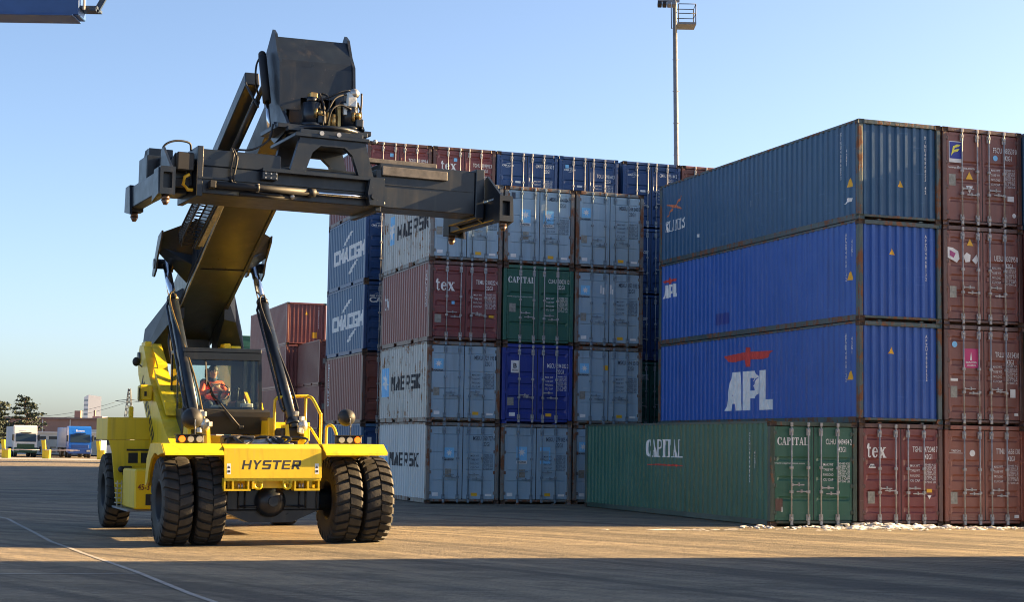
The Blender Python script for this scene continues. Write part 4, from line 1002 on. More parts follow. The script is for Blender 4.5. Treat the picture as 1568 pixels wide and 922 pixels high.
# lift cylinders
for s in (-1, 1):
    xb, xt = (-1.09, -1.09) if s < 0 else (.85, .85)
    p0, p1 = Vector((xb, 1.8, 2.1)), Vector((xt, 5.85, 5.78)); j = p0.lerp(p1, .745)
    m = MB(); m.cyl(p0, j, .115, n=24); m.cyl(j, p0.lerp(p1, .765), .128, n=24); m.cyl(p0.lerp(p1, .02), p0.lerp(p1, .05), .15, n=20)
    o_ = Vector((-.17 * 1, -.02, .03)); m.tube([p0.lerp(p1, .1) + o_ * .8, p0.lerp(p1, .12) + o_, p0.lerp(p1, .70) + o_, p0.lerp(p1, .74) + o_ * .6], .028)
    lc = m.build('lift_cylinder', BLK, rs)
    q = MB(); q.cyl(j, p1, .085, n=20); q.build('piston_rod', STEEL, lc)
    q = MB(); q.hose([p0.lerp(p1, .75) + Vector((.05, -.13, .02)), p0.lerp(p1, .79) + Vector((.0, -.2, .05)), p0.lerp(p1, .72) + Vector((-.1, -.17, 0)), p0.lerp(p1, .3) + Vector((.12, -.12, 0)), p0.lerp(p1, .03) + Vector((.14, -.15, 0))], .022); q.build('feed_pipe', BRASS if s < 0 else BLK2, lc)
    q = MB(); q.sphere(p0 + Vector((.12, -.16, .1)), .1, (1, 1, 1.3), 10)
    for k in range(5): q.box(p0 + Vector((.05 + random.uniform(-.1, .16), -.2 + random.uniform(-.05, .05), random.uniform(-.1, .35))), (.09, .08, .1), Matrix.Rotation(random.random(), 4, 'Z'), .01)
    q.build('valve_block', GREYM, lc)
    q = MB(); q.prism_x([(1.5, 1.68), (2.2, 1.68), (2.05, 2.2), (1.7, 2.22)], xb - .22, xb - .15); q.prism_x([(1.5, 1.68), (2.2, 1.68), (2.05, 2.2), (1.7, 2.22)], xb + .15, xb + .22); q.build('cylinder_bracket', YEL, rs)
m = MB()
random.seed(3)
for k in range(9):
    x = random.uniform(-.95, .5); m.hose([(x, 1.2, 1.72), (x + random.uniform(-.2, .2), .7, 1.95), (x + random.uniform(-.3, .3), .2, 1.93), (x + random.uniform(-.5, .5), -.2, 1.76)], random.choice((.022, .03)))
m.b2((-.75, .6, 1.68), (-.2, 1.3, 2.0), .04); m.b2((.55, 1.7, 1.9), (.95, 2.3, 2.15), .04)
m.build('deck_hoses', BLK2, rs)
m = MB(); m.b2((-.4, .0, 1.69), (.4, .5, 1.86), .03); m.cyl((-.5, .3, 1.86), (.1, .2, 1.9), .05, n=10); m.build('deck_valve', GREYM, rs)

# cab
X0, X1, YF, YB, ZS, ZG, ZT = -1.12, .50, 3.2, 4.75, 2.04, 2.54, 3.79
m = MB()
for x in (X0, X1):
    s = 1 if x == X0 else -1
    m.hexa([(x, YF, ZG), (x + s * .07, YF, ZG), (x + s * .07, YF + .08, ZG), (x, YF + .08, ZG), (x, YF + .12, ZT - .1), (x + s * .07, YF + .12, ZT - .1), (x + s * .07, YF + .2, ZT - .1), (x, YF + .2, ZT - .1)])
    m.b2((x, YB - .09, ZG), (x + s * .08, YB, ZT - .1)); m.b2((x, YF + .75, ZG), (x + s * .06, YF + .82, ZT - .1)); m.b2((x, YF, ZS + .05), (x + s * .05, YB, ZG))
m.b2((X0, YF + .1, ZT - .1), (X1, YB, ZT), .02); m.b2((X0 + .01, YF + .08, ZT - .24), (X1 - .01, YF + .16, ZT - .1)); m.b2((X0 + .08, YB - .06, ZG + .1), (X0 + .30, YB - .01, ZT - .1)); m.b2((X1 - .34, YB - .06, ZG + .1), (X1 - .08, YB - .01, ZT - .1)); m.b2((X0 + .08, YB - .06, ZT - .3), (X1 - .08, YB - .01, ZT - .1)); m.b2((X0, YB - .05, ZS), (X1, YB, ZG + .1)); m.b2((X0, YF + .05, ZS), (X1, YB, ZS + .08))
cab = m.build('cab', BLK, rs)
m = MB(); m.prism_x([(YF - .06, ZS - .02), (YF + .1, ZS - .02), (YF + .1, ZG - .005), (YF + .0, ZG - .005), (YF - .14, ZG - .06), (YF - .14, ZG - .16)], X0 - .02, X1 + .14); m.build('cab_skirt', BLK2, cab)
m = MB(); m.hexa([(X0 + .07, YF + .02, ZG), (X1 - .07, YF + .02, ZG), (X1 - .07, YF + .028, ZG), (X0 + .07, YF + .028, ZG), (X0 + .07, YF + .13, ZT - .2), (X1 - .07, YF + .13, ZT - .2), (X1 - .07, YF + .138, ZT - .2), (X0 + .07, YF + .138, ZT - .2)]); m.build('windscreen', GLASS, cab)
for x in (X0 + .02, X1 - .02):
    m = MB(); m.b2((x - .004, YF + .2, ZG), (x + .004, YB - .09, ZT - .1)); m.build('side_window', GLASS, cab)
m = MB(); m.b2((X0 + .08, YB - .05, ZG + .1), (X1 - .08, YB - .042, ZT - .1)); m.build('rear_window', GLASS, cab)
m = MB(); m.b2((-.55, 4.25, 2.15), (-.05, 4.7, 2.52), .06); m.b2((-.52, 4.55, 2.5), (-.08, 4.68, 3.2), .05); m.b2((-.42, 4.56, 3.2), (-.18, 4.66, 3.42), .03); m.build('seat', BLK2, cab)
m = MB(); M = Matrix.Translation((-.22, 3.92, 2.9)) @ Matrix.Rotation(R(58), 4, 'X')
m.lathe([(.2, -.016), (.216, 0), (.2, .016), (.184, 0), (.2, -.016)], M, 28); m.beam(M @ Vector((-.19, 0, 0)), M @ Vector((.19, 0, 0)), .03, .02); m.cyl(M @ Vector((0, 0, 0)), M @ Vector((0, -.05, -.5)), .035, n=10); m.build('steering_wheel', BLK2, cab)
m = MB(); m.b2((.05, 3.7, 2.1), (.34, 4.5, 2.72), .04); m.cyl((.12, 3.85, 2.7), (.12, 3.8, 2.95), .018, n=8); m.sphere((.12, 3.8, 2.97), .035); m.b2((-.9, 3.35, 2.5), (.36, 3.6, 2.58), .02); m.build('console', BLK2, cab)
m = MB(); m.b2((.1, 3.32, 2.58), (.34, 3.46, 2.66), .01); m.b2((-.5, 3.35, 2.58), (-.3, 3.45, 2.62)); m.tube([(.2, 3.4, 2.65), (.16, 3.35, 2.74), (.12, 3.33, 2.72)], .012); m.build('paper_tray', plain('white_plastic', (.6, .62, .6), .5), cab)
m = MB(); m.tube([(.02, 3.02, 2.16), (-.25, 3.07, 2.48), (-.52, 3.18, 2.83), (-.62, 3.26, 3.1)], .018, 6); m.beam((-.64, 3.24, 3.0), (-.66, 3.31, 3.55), .03, .02); m.b2((-.02, 2.98, 2.12), (.08, 3.06, 2.2), .01); m.beam((-.12, 3.0, 2.26), (-.3, 3.04, 2.5), .06, .05); m.build('wiper', BLK2, cab)
m = MB(); m.b2((-.28, 3.42, 3.56), (.05, 3.55, 3.59)); m.build('sun_visor', YELLOWST, cab)
m = MB(); m.b2((.47, 2.5, 1.66), (.62, 2.56, 2.36), .01); m.b2((.47, 2.56, 1.66), (.60, 5.0, 1.75)); m.b2((.47, 2.56, 1.75), (.5, 5.0, 2.3)); m.b2((.46, 1.0, 1.70), (1.4, 2.5, 1.76)); m.build('side_platform', YEL, rs)
# hand rails of the right hand steps
m = MB()
m.hose([(.60, 2.5, 1.76), (.60, 2.5, 2.62), (.63, 2.5, 2.74), (.72, 2.5, 2.78), (1.2, 2.5, 2.81), (1.30, 2.48, 2.80), (1.34, 2.3, 2.74), (1.37, 1.85, 2.46), (1.38, 1.82, 2.38), (1.38, 1.82, 1.76)], .03)
m.tube([(1.24, 2.5, 1.76), (1.24, 2.5, 2.80)], .03); m.tube([(1.02, 2.5, 2.18), (1.24, 2.5, 2.2), (1.3, 2.3, 2.16), (1.38, 1.85, 1.86)], .024)
m.hose([(1.36, 1.3, 1.76), (1.36, 1.3, 2.12), (1.38, 1.26, 2.2), (1.44, 1.2, 2.2), (1.49, 1.15, 2.12), (1.52, .95, 1.84)], .028)
m.build('handrail', YEL, rs)

# spreader
sp = MB(); y0 = -.62
sp.b2((-2.28, y0, 5.85), (.84, .62, 6.30), .015); sp.b2((-2.28, y0, 6.30), (-.9, -.30, 6.58), .015); sp.b2((-.9, y0 + .06, 6.30), (.84, .56, 6.40), .01); sp.b2((-2.2, .25, 6.30), (.8, .62, 6.58), .015)
sp.b2((-2.28, y0 - .035, 6.09), (.84, y0 - .001, 6.12)); sp.b2((-1.25, y0 - .16, 6.27), (.86, y0 - .001, 6.335), .006); sp.b2((-1.25, y0 - .15, 6.14), (-1.0, y0 - .002, 6.27), .006); sp.b2((.58, y0 - .15, 6.14), (.86, y0 - .002, 6.27), .006)
sp.b2((-2.30, y0 - .02, 5.80), (-2.2, .64, 6.62), .01); sp.b2((.76, y0 - .02, 5.78), (.86, .64, 6.5), .01)
arch = [(-.76, 6.34), (-.60, 6.92), (.54, 6.92), (.70, 6.34), (.44, 6.34), (.32, 6.68), (.18, 6.80), (-.24, 6.80), (-.38, 6.68), (-.50, 6.34)]
sp.prism_y(arch, y0 - .05, y0 + .06); sp.prism_y(arch, .5, .62)
sp.b2((-.70, y0 - .1, 6.92), (.60, .7, 6.985), .01); sp.b2((-.6, y0 - .05, 6.985), (.5, .6, 7.06), .01)
spr = sp.build('spreader', BLK, rs); spr.location = (-.12, -3.3, 0); spr.rotation_euler = (0, R(.6), R(3.5))
def sub(name, mb, mat): return mb.build(name, mat, spr)
m = MB(); m.b2((.84, -.60, 5.86), (2.60, .05, 6.62), .015); m.b2((2.60, -.64, 5.80), (2.76, .60, 6.66), .012); m.b2((.9, -.615, 6.25), (2.58, -.6, 6.265)); sub('telescopic_beam', m, BLK); m = MB(); m.b2((-2.98, -.05, 5.9), (-2.3, .55, 6.5), .015); m.b2((-2.8, -.35, 6.0), (-2.3, -.05, 6.45), .01)
sub('telescopic_beam', m, BLK)
m = MB(); m.b2((.62, -.55, 6.62), (1.9, -.40, 6.70), .01); m.b2((.86, -.67, 6.40), (2.05, -.601, 6.56), .01); sub('guide_rail', m, worn('scuffed_steel', (.12, .11, .10), .4, .45, .3, 6))
for s in (-1, 1):
    m = MB(); xa, xb = (s * 2.80, s * 3.01)
    m.b2((min(xa, xb), -1.0, 5.74), (max(xa, xb), 1.0, 6.10), .012)
    for q in (-1, 1):                                                       # corner boxes with the open eye
        yb = q * 1.24; ya = q * .98
        lo, hi = min(ya, yb), max(ya, yb); a, b_ = min(xa, xb) - .015, max(xa, xb) + .015
        m.b2((a, lo, 5.70), (a + .05, hi, 6.14)); m.b2((b_ - .05, lo, 5.70), (b_, hi, 6.14)); m.b2((a + .05, lo, 5.70), (b_ - .05, hi, 5.80)); m.b2((a + .05, lo, 6.05), (b_ - .05, hi, 6.14))
        m.b2((a + .05, -q * .02 + (lo + hi) / 2 - .03, 5.8), (b_ - .05, -q * .02 + (lo + hi) / 2 + .03, 6.05))
        m.prism_x([(q * 1.2, 6.14), (q * .5, 6.14), (q * .5, 6.5), (q * .62, 6.55)], s * 2.84 - .02, s * 2.84 + .02)
        # corner guide plates
        m.hexa([(s * 3.01, q * .80, 5.62), (s * 3.05, q * .80, 5.62), (s * 3.05, q * 1.24, 5.70), (s * 3.01, q * 1.24, 5.70), (s * 3.01, q * .9, 6.12), (s * 3.05, q * .9, 6.12), (s * 3.05, q * 1.2, 6.12), (s * 3.01, q * 1.2, 6.12)])
    if s < 0: m.prism_x([(.3, 6.1), (.9, 6.1), (.5, 6.62), (.3, 6.66)], -2.9, -2.84); m.b2((-2.9, .2, 6.1), (-2.5, .5, 6.66), .01)
    m.prism_y([(s * 2.62, 5.86), (s * 2.82, 5.74), (s * 2.82, 6.1), (s * 2.62, 6.5)], -.5, -.44); m.prism_y([(s * 2.62, 5.86), (s * 2.82, 5.74), (s * 2.82, 6.1), (s * 2.62, 6.5)], .44, .5)
    sub('end_beam', m, BLK)
    for q in (-1, 1):
        t_ = MB(); x = s * 2.905; t_.cyl((x, q * 1.12, 5.70), (x, q * 1.12, 5.62), .062, .062, 14); t_.cyl((x, q * 1.12, 5.62), (x, q * 1.12, 5.545), .07, .03, 14); sub('twistlock', t_, worn('copper_steel', (.14, .09, .065), .3, .4, .6, 8))
m = MB(); m.cyl((-2.05, -.74, 5.99), (-.42, -.74, 5.99), .055, n=14); m.cyl((-.46, -.74, 5.99), (-.34, -.74, 5.99), .07, n=14); m.cyl((-1.35, -.74, 5.99), (-1.3, -.74, 5.99), .066, n=14); m.b2((-2.12, -.8, 5.93), (-2.02, -.66, 6.05), .01)
m.cyl((-1.6, -.68, 5.88), (-.7, -.68, 5.88), .04, n=12); hc = sub('sideshift_cylinder', m, BLK2)
m = MB(); m.cyl((-.34, -.74, 5.99), (.62, -.74, 5.99), .032, n=12); sub('sideshift_rod', m, STEEL)
m = MB(); m.prism_y([(.60, 5.86), (.86, 5.86), (.86, 6.3), (.6, 6.3), (.56, 6.05)], -.80, -.645); m.cyl((.66, -.84, 6.0), (.66, -.80, 6.0), .05, n=10); sub('rod_bracket', m, BLK)
m = MB()
for x, y in [(-1.2 + i * .09, -.785) for i in range(3)] + [(.63 + i * .09, -.785) for i in range(3)]:
    for z in (6.24, 6.17): m.cyl((x, y - .0, z), (x, y + .02, z), .014, n=6)
for x in (-.25, .05): m.cyl((x, -.70, 7.0), (x, -.74, 7.0), .04, n=8)
m.cyl((-1.32, -.74, 5.92), (-1.32, -.74, 6.06), .03, n=8); m.sphere((-.72, -.7, 5.9), .045); m.sphere((.86, -.68, 5.92), .05); m.sphere((.7, -.7, 6.95), .04)
sub('bolts', m, GREYM)
m = MB()
m.lathe([(.62, 7.06), (.62, 7.1), (.66, 7.1), (.66, 7.16), (.5, 7.16), (0, 7.16)], Matrix(), 36); m.b2((-.88, -.30, 7.12), (.78, .72, 7.2), .01); m.b2((-.75, -.45, 7.06), (.66, -.3, 7.14), .01)
sub('turntable', m, BLK)
for x, hh in ((-.24, .42), (.43, .50)):
    m = MB(); m.cyl((x, -.12, 7.2), (x, -.12, 7.2 + hh), .155, n=18); m.cyl((x, -.12, 7.2), (x, -.12, 7.26), .2, n=18); m.cyl((x, -.12, 7.2 + hh), (x, -.12, 7.3 + hh), .09, n=14); m.b2((x + .06, -.32, 7.25), (x + .2, -.2, 7.4), .02); sub('slewing_motor', m, BLK)
    m = MB(); m.b2((x - .06, -.2, 7.28 + hh), (x + .08, -.04, 7.38 + hh), .02); sub('motor_cap', m, BRASS); m = MB(); m.sphere((x + .1, -.28, 7.3 + hh * .3), .06); m.cyl((x + .14, -.2, 7.22), (x + .14, -.2, 7.45), .035, n=8); m.sphere((x - .02, -.22, 7.24), .06); m.cyl((x + .02, -.28, 7.35), (x + .02, -.3, 7.5), .03, n=8); sub('motor_fitting', m, BRASS)
m = MB(); m.b2((.0, -.2, 7.2), (.1, -.06, 7.5), .02); m.b2((.2, -.18, 7.2), (.27, -.08, 7.62), .01); m.cyl((.12, -.2, 7.2), (.12, -.2, 7.45), .05, n=10); sub('valve_bank', m, BRASS)
m = MB(); m.b2((.33, -.28, 7.58), (.52, -.1, 7.86), .03); m.sphere((.48, -.22, 7.84), .09); m.b2((.28, -.26, 7.45), (.35, -.2, 7.66), .01); sub('manifold', m, GREYM)
for pts in ([(-.2, -.2, 7.6), (-.05, -.3, 7.45), (.1, -.3, 7.7), (.3, -.25, 7.8), (.42, -.2, 7.8)], [(-.15, -.15, 7.66), (.05, -.2, 7.75), (.25, -.2, 7.85), (.42, -.15, 7.9)], [(.0, -.25, 7.25), (.05, -.32, 7.5), (.2, -.3, 7.6), (.4, -.3, 7.55)], [(.06, -.2, 7.45), (.06, -.1, 7.75), (.08, .3, 7.9)], [(-.1, -.3, 7.2), (-.08, -.32, 7.5), (-.1, -.1, 7.8)], [(.55, -.2, 7.7), (.62, -.2, 7.5), (.6, -.2, 7.25)], [(.6, -.25, 7.85), (.58, -.3, 7.6), (.56, -.2, 7.4)], [(-.9, -.1, 7.2), (-1.0, -.2, 6.9), (-1.3, -.3, 6.7), (-1.6, -.35, 6.66)], [(-2.3, -.2, 6.6), (-2.35, -.25, 6.72), (-2.6, -.3, 6.72), (-2.78, -.3, 6.6), (-2.8, -.3, 6.3)], [(-1.75, -.64, 6.62), (-1.72, -.68, 6.5), (-1.76, -.68, 6.2), (-1.68, -.7, 6.02), (-1.3, -.72, 5.92), (-.9, -.74, 5.9)], [(-1.72, -.64, 6.62), (-1.66, -.69, 6.45), (-1.71, -.69, 6.1), (-1.6, -.74, 6.0)], [(-2.3, -.5, 6.3), (-2.42, -.5, 6.35), (-2.45, -.5, 6.2), (-2.35, -.5, 6.1)]): m = MB(); m.hose(pts, .018, 7); sub('hydraulic_hose', m, BLK2)
m = MB(); m.b2((-2.62, -.62, 6.2), (-2.34, -.40, 6.5), .02); m.b2((-2.7, -.45, 5.95), (-2.36, -.38, 6.1), .01); sub('control_box', m, BLK2)
m = MB(); m.tube([(-2.4, -.56, 6.15), (-2.48, -.56, 6.1), (-2.5, -.56, 5.98), (-2.42, -.56, 5.9), (-2.34, -.56, 5.9)], .03, 6); sub('chain', m, YELLOWST)

# ------------------------------------------------------------------ driver
def skin(joints, bones, root, sub=1):
    """joints name -> (point, radius); one continuous surface grown along the bones"""
    names = list(joints); me = bpy.data.meshes.new('skin')
    me.from_pydata([joints[n][0] for n in names], [(names.index(a), names.index(b)) for a, b in bones], [])
    o = bpy.data.objects.new('skin', me); COL.objects.link(o)
    o.modifiers.new('s', 'SKIN'); sd_ = o.modifiers.new('d', 'SUBSURF'); sd_.levels = sd_.render_levels = sub
    for n, v in zip(names, me.skin_vertices[0].data):
        r = joints[n][1]; v.radius = (r, r) if isinstance(r, float) else r; v.use_root = n == root
    dg = bpy.context.evaluated_depsgraph_get(); dg.update()
    out = bpy.data.meshes.new_from_object(o.evaluated_get(dg)); bpy.data.objects.remove(o)
    for p in out.polygons: p.use_smooth = True
    return out
SKIN = worn('skin', (.42, .24, .17), .08, .5, 0, 8)
JACK = worn('orange_jacket', (.85, .11, .02), .2, .7, 0, 6); TROU = worn('dark_trousers', (.025, .03, .045), .2, .8); HAIR = worn('dark_hair', (.02, .014, .01), .2, .6)
J = {'pel': ((-.30, 4.36, 2.64), .13), 'bel': ((-.30, 4.40, 2.80), .135), 'che': ((-.30, 4.38, 2.98), .15), 'nec': ((-.30, 4.36, 3.15), .06), 'nk2': ((-.295, 4.34, 3.21), .055), 'hd': ((-.29, 4.31, 3.29), .085), 'hd2': ((-.29, 4.31, 3.38), .088), 'hd3': ((-.29, 4.32, 3.44), .06)}
BN_ = [('pel', 'bel'), ('bel', 'che'), ('che', 'nec'), ('nec', 'nk2'), ('nk2', 'hd'), ('hd', 'hd2'), ('hd2', 'hd3')]
for s, nm, hx, hz, ey in ((-1, 'a', -.405, 2.93, 4.12), (1, 'b', -.045, 2.93, 4.14)):
    J.update({nm + 'sh': ((-.30 + s * .19, 4.38, 3.08), .068), nm + 'el': ((-.30 + s * .27, ey + .08, 2.86), .05), nm + 'wr': ((hx, 4.0, hz), .032), nm + 'pa': ((hx, 3.94, hz + .02), (.038, .02)),
              nm + 'hi': ((-.30 + s * .10, 4.34, 2.62), .09), nm + 'kn': ((-.30 + s * .14, 3.95, 2.66), .068), nm + 'an': ((-.30 + s * .14, 3.80, 2.26), .045), nm + 'to': ((-.30 + s * .14, 3.66, 2.22), .04)})
    BN_ += [('che', nm + 'sh'), (nm + 'sh', nm + 'el'), (nm + 'el', nm + 'wr'), (nm + 'wr', nm + 'pa'), ('pel', nm + 'hi'), (nm + 'hi', nm + 'kn'), (nm + 'kn', nm + 'an'), (nm + 'an', nm + 'to')]
    for f in range(4):
        dz = (f - 1.5) * .02; L_ = (.028, .032, .03, .024)[f]
        J[nm + 'f%d' % f] = ((hx + s * .006, 3.915, hz + .03 + dz), .009); J[nm + 'g%d' % f] = ((hx - s * .01, 3.915 - L_ * .6, hz + .03 + dz), .0085); J[nm + 'h%d' % f] = ((hx - s * .03, 3.91 - L_ * .3, hz + .03 + dz), .008)
        BN_ += [(nm + 'pa', nm + 'f%d' % f), (nm + 'f%d' % f, nm + 'g%d' % f), (nm + 'g%d' % f, nm + 'h%d' % f)]
    J[nm + 't1'] = ((hx - s * .03, 3.96, hz + .045), .011); J[nm + 't2'] = ((hx - s * .045, 3.93, hz + .05), .009); BN_ += [(nm + 'wr', nm + 't1'), (nm + 't1', nm + 't2')]
me = skin(J, BN_, 'pel', 1); me.materials.append(SKIN)
bmx = bmesh.new(); bmx.from_mesh(me); bmx.free()
person = bpy.data.objects.new('person', me); COL.objects.link(person); person.matrix_world = rs.matrix_world.copy()
tag(person, 'driver in an orange work jacket seated at the wheel of the reach stacker', 'person')
def pchild(name, mb, mat): o = mb.build(name, mat, person); return o
m = MB()                                                                     # face
for x in (-.315, -.262): m.sphere((x, 4.232, 3.345), .012, n=8)
pchild('eyes', m, plain('eye_dark', (.03, .02, .02), .2))
m = MB(); m.prism_x([(4.232, 3.345), (4.205, 3.305), (4.235, 3.30)], -.30, -.278); m.sphere((-.37, 4.31, 3.33), .025, (.5, 1, 1.5), 8); m.sphere((-.21, 4.31, 3.33), .025, (.5, 1, 1.5), 8); pchild('nose_and_ears', m, SKIN)
m = MB(); m.b2((-.312, 4.226, 3.263), (-.266, 4.24, 3.271)); pchild('mouth', m, plain('lips', (.3, .1, .09), .5))
m = MB(); m.lathe([(.0, .115), (.055, .105), (.09, .06), (.1, .01), (.098, -.04), (.09, -.05)], Matrix.Translation((-.29, 4.34, 3.378)) @ Matrix.Rotation(R(-16), 4, 'X'), 20); pchild('hair', m, HAIR)
jj = {k: J[k] for k in ('pel', 'bel', 'che', 'nec', 'ash', 'ael', 'awr', 'bsh', 'bel2') if k in J}
jj['bsh'], jj['bel_'], jj['bwr'] = J['bsh'], J['bel'], J['bwr']
JK = {'p': (J['pel'][0], .15), 'b': ((-.30, 4.40, 2.80), .155), 'c': ((-.30, 4.38, 2.98), .17), 'n': ((-.30, 4.36, 3.14), .08), 'as': (J['ash'][0], .085), 'ae': (J['ael'][0], .066), 'aw': ((J['awr'][0][0], 4.03, J['awr'][0][2]), .046), 'bs': (J['bsh'][0], .085), 'be': (J['bel'][0] if False else (-.30 + .27, 4.22, 2.86), .066), 'bw': ((J['bwr'][0][0], 4.03, J['bwr'][0][2]), .046)}
me = skin(JK, [('p', 'b'), ('b', 'c'), ('c', 'n'), ('c', 'as'), ('as', 'ae'), ('ae', 'aw'), ('c', 'bs'), ('bs', 'be'), ('be', 'bw')], 'p', 2); me.materials.append(JACK); link(bpy.data.objects.new('jacket', me), person)
JT = {'p': (J['pel'][0], .15)}
for k in 'ab': JT.update({k + 'h': (J[k + 'hi'][0], .105), k + 'k': (J[k + 'kn'][0], .08), k + 'n': (J[k + 'an'][0], .058)})
me = skin(JT, [('p', 'ah'), ('ah', 'ak'), ('ak', 'an'), ('p', 'bh'), ('bh', 'bk'), ('bk', 'bn')], 'p', 2); me.materials.append(TROU); link(bpy.data.objects.new('trousers', me), person)
m = MB(); m.lathe([(.085, -.05), (.09, 0), (.08, .03), (.066, .03), (.06, -.03)], Matrix.Translation((-.30, 4.362, 3.175)), 18); pchild('collar', m, TROU)
m = MB(); m.lathe([(.167, -.02), (.169, .02)], Matrix.Translation((-.30, 4.39, 2.86)) @ Matrix.Diagonal((1, 1, 1, 1)), 20); pchild('reflective_band', m, plain('silver_band', (.6, .6, .55), .3))

# ------------------------------------------------------------------ stacks far left
ORIG['C'] = Vector((-13.66, 98.75, 0)); ORIG['D'] = Vector((-10.97, 93.24, 0)); ORIG['G'] = Vector((-21.9, 131, 0))
for t in range(4):
    c = container('shipping_container', L40, 'C', 0, t, P_MAR, ('dusty maroon long container on the ground in the far left stack', 'dusty maroon long container one up from the ground in the far left stack', 'dusty maroon long container in the far left stack, directly under the top one', 'dusty maroon container with a yellow sticker on its end, top of the far left stack')[t], 'containers in the far left stack', end='wall', framemat=P_MAR)
    if t == 3:
        end_letter(c, tri(.0, 1.95, .12), YELLOWST, 'warning_triangle'); end_letter(c, box2(.36, .45, .66, .8), YELLOWST, 'sticker'); end_letter(c, TV('TGHU472048', .75, 2.2, .1, .13), WHITE, 'vertical_code')
for t in range(3):
    c = container('shipping_container', L20, 'D', 0, t, (P_TEX, P_MAR, P_BRN)[t], ('short maroon container with white lettering on the ground before the far left stack', 'short dusty maroon container in the middle of the far left front stack', 'short brown container on top of the far left front stack')[t], 'short containers before the far left stack', framemat=P_BRN)
    if t < 2: c['walls'].material_slots[0].material = P_MAR
    if t == 0: side_letter(c, serif('tex', -4.6, .9, 1.6, .6), WHITE); door_letter(c, -1, T('K', .3, 1.7, .2, .16), WHITE, 'door_lettering')
    else: door_letter(c, -1, box2(.2, 1.2, .5, 1.5), SILVERST, 'data_plate')
for t in range(4): container('shipping_container', L20, 'G', 0, t, P_GRN, ('green container on the ground behind the far left stack', 'green container one up, behind the far left stack', 'green container third up, behind the far left stack', 'green container peeping out above the cab, behind the far left stack')[t], 'green containers behind the far left stack', detail=False)

# ------------------------------------------------------------------ light mast
def tube_obj(name, pts, r, mat, parent=None, n=8): m = MB(); m.tube(pts, r, n); return m.build(name, mat, parent)
mast = empty('light_mast', (10.41, 100, 0)); tag(mast, 'tall grey light mast with a railed platform rising behind the stacks', 'light mast')
MG = worn('mast_grey', (.22, .23, .24), .15, .45, .3, 3)
lean = -.0185
def mp_(z, dx=0, dy=0): return (lean * z + dx, dy, z)
m = MB(); m.cyl(mp_(0), mp_(30.4), .20, .13, 12); m.cyl(mp_(0), mp_(.25), .45, .45, 16)
for z in range(2, 30, 2): m.cyl(mp_(z, -.2, -.1), mp_(z, .22, -.1), .02, n=5)
m.build('pole', MG, mast)
pf = MB(); pf.b2((lean * 28.2 + .1, -.75, 28.1), (lean * 28.2 + 1.25, .6, 28.24)); pf.build('platform', worn('platform_grey', (.16, .18, .2), .2, .6), mast)
m = MB(); x0, x1 = lean * 28.2 + .15, lean * 28.2 + 1.22
for x in (x0, x1):
    for y in (-.7, .55): m.tube([(x, y, 28.24), (x, y, 29.4)], .03, 6)
for z in (28.8, 29.4): m.tube([(x0, -.7, z), (x1, -.7, z), (x1, .55, z), (x0, .55, z)], .028, 6)
m.build('railing', BLK2, mast)
m = MB(); m.b2((lean * 29.8 - 1.05, -.1, 29.7), (lean * 29.8 + .3, .1, 29.85)); m.build('cross_arm', MG, mast)
for i in range(4):
    m = MB(); m.box((lean * 29.5 - .95 + i * .3, -.15, 29.5), (.26, .34, .3), Matrix.Rotation(R(-35), 4, 'X'), .03); fl_ = m.build('floodlight', MG if i > 1 else BLK2, mast)
m = MB(); m.tube([mp_(28.0, -.22, 0), mp_(29.5, -.22, 0)], .03, 5); m.build('ladder_rail', BLK2, mast)

# ------------------------------------------------------------------ gantry crane, only the end of its girder reaches into the picture
CB = worn('crane_blue', (.03, .09, .26), .15, .4, 0, 1); CBD = worn('crane_dark', (.02, .04, .075), .15, .5)
gc = empty('gantry_crane', (-34, 60.5, 0)); tag(gc, 'blue gantry crane whose girder end hangs in at the top left corner', 'gantry crane')
def gw(x, y, z): return (x + 34, y - 60.5, z)
m = MB(); m.b2(gw(-52, 60.0, 17.72), gw(-16.40, 61.05, 20.2), .03); m.b2(gw(-52, 59.9, 17.66), gw(-16.6, 61.15, 17.719), .01)
m.build('girder', CB, gc)
m = MB(); m.b2(gw(-16.40, 60.1, 17.98), gw(-15.75, 60.9, 18.1), .01); m.beam(gw(-15.85, 60.4, 17.95), gw(-15.2, 60.4, 19.2), .12, .2); m.b2(gw(-16.02, 60.05, 17.9), gw(-15.78, 60.2, 18.04)); m.build('end_bracket', CBD, gc)
tube_obj('drain_pipe', [gw(-16.2, 59.95, 17.9), gw(-16.2, 59.95, 20.1)], .05, plain('white_pipe', (.75, .75, .72), .4), gc)
for x in (-28, -46):
    for y in (52, 69): m = MB(); m.beam(gw(x, y, .6), gw(x, 60.5 + (y - 60.5) * .12, 17.6), .8, .8, bev=.03); m.b2(gw(x - 1.5, y - .5, .0), gw(x + 1.5, y + .5, .8), .05); m.build('leg', CB, gc)

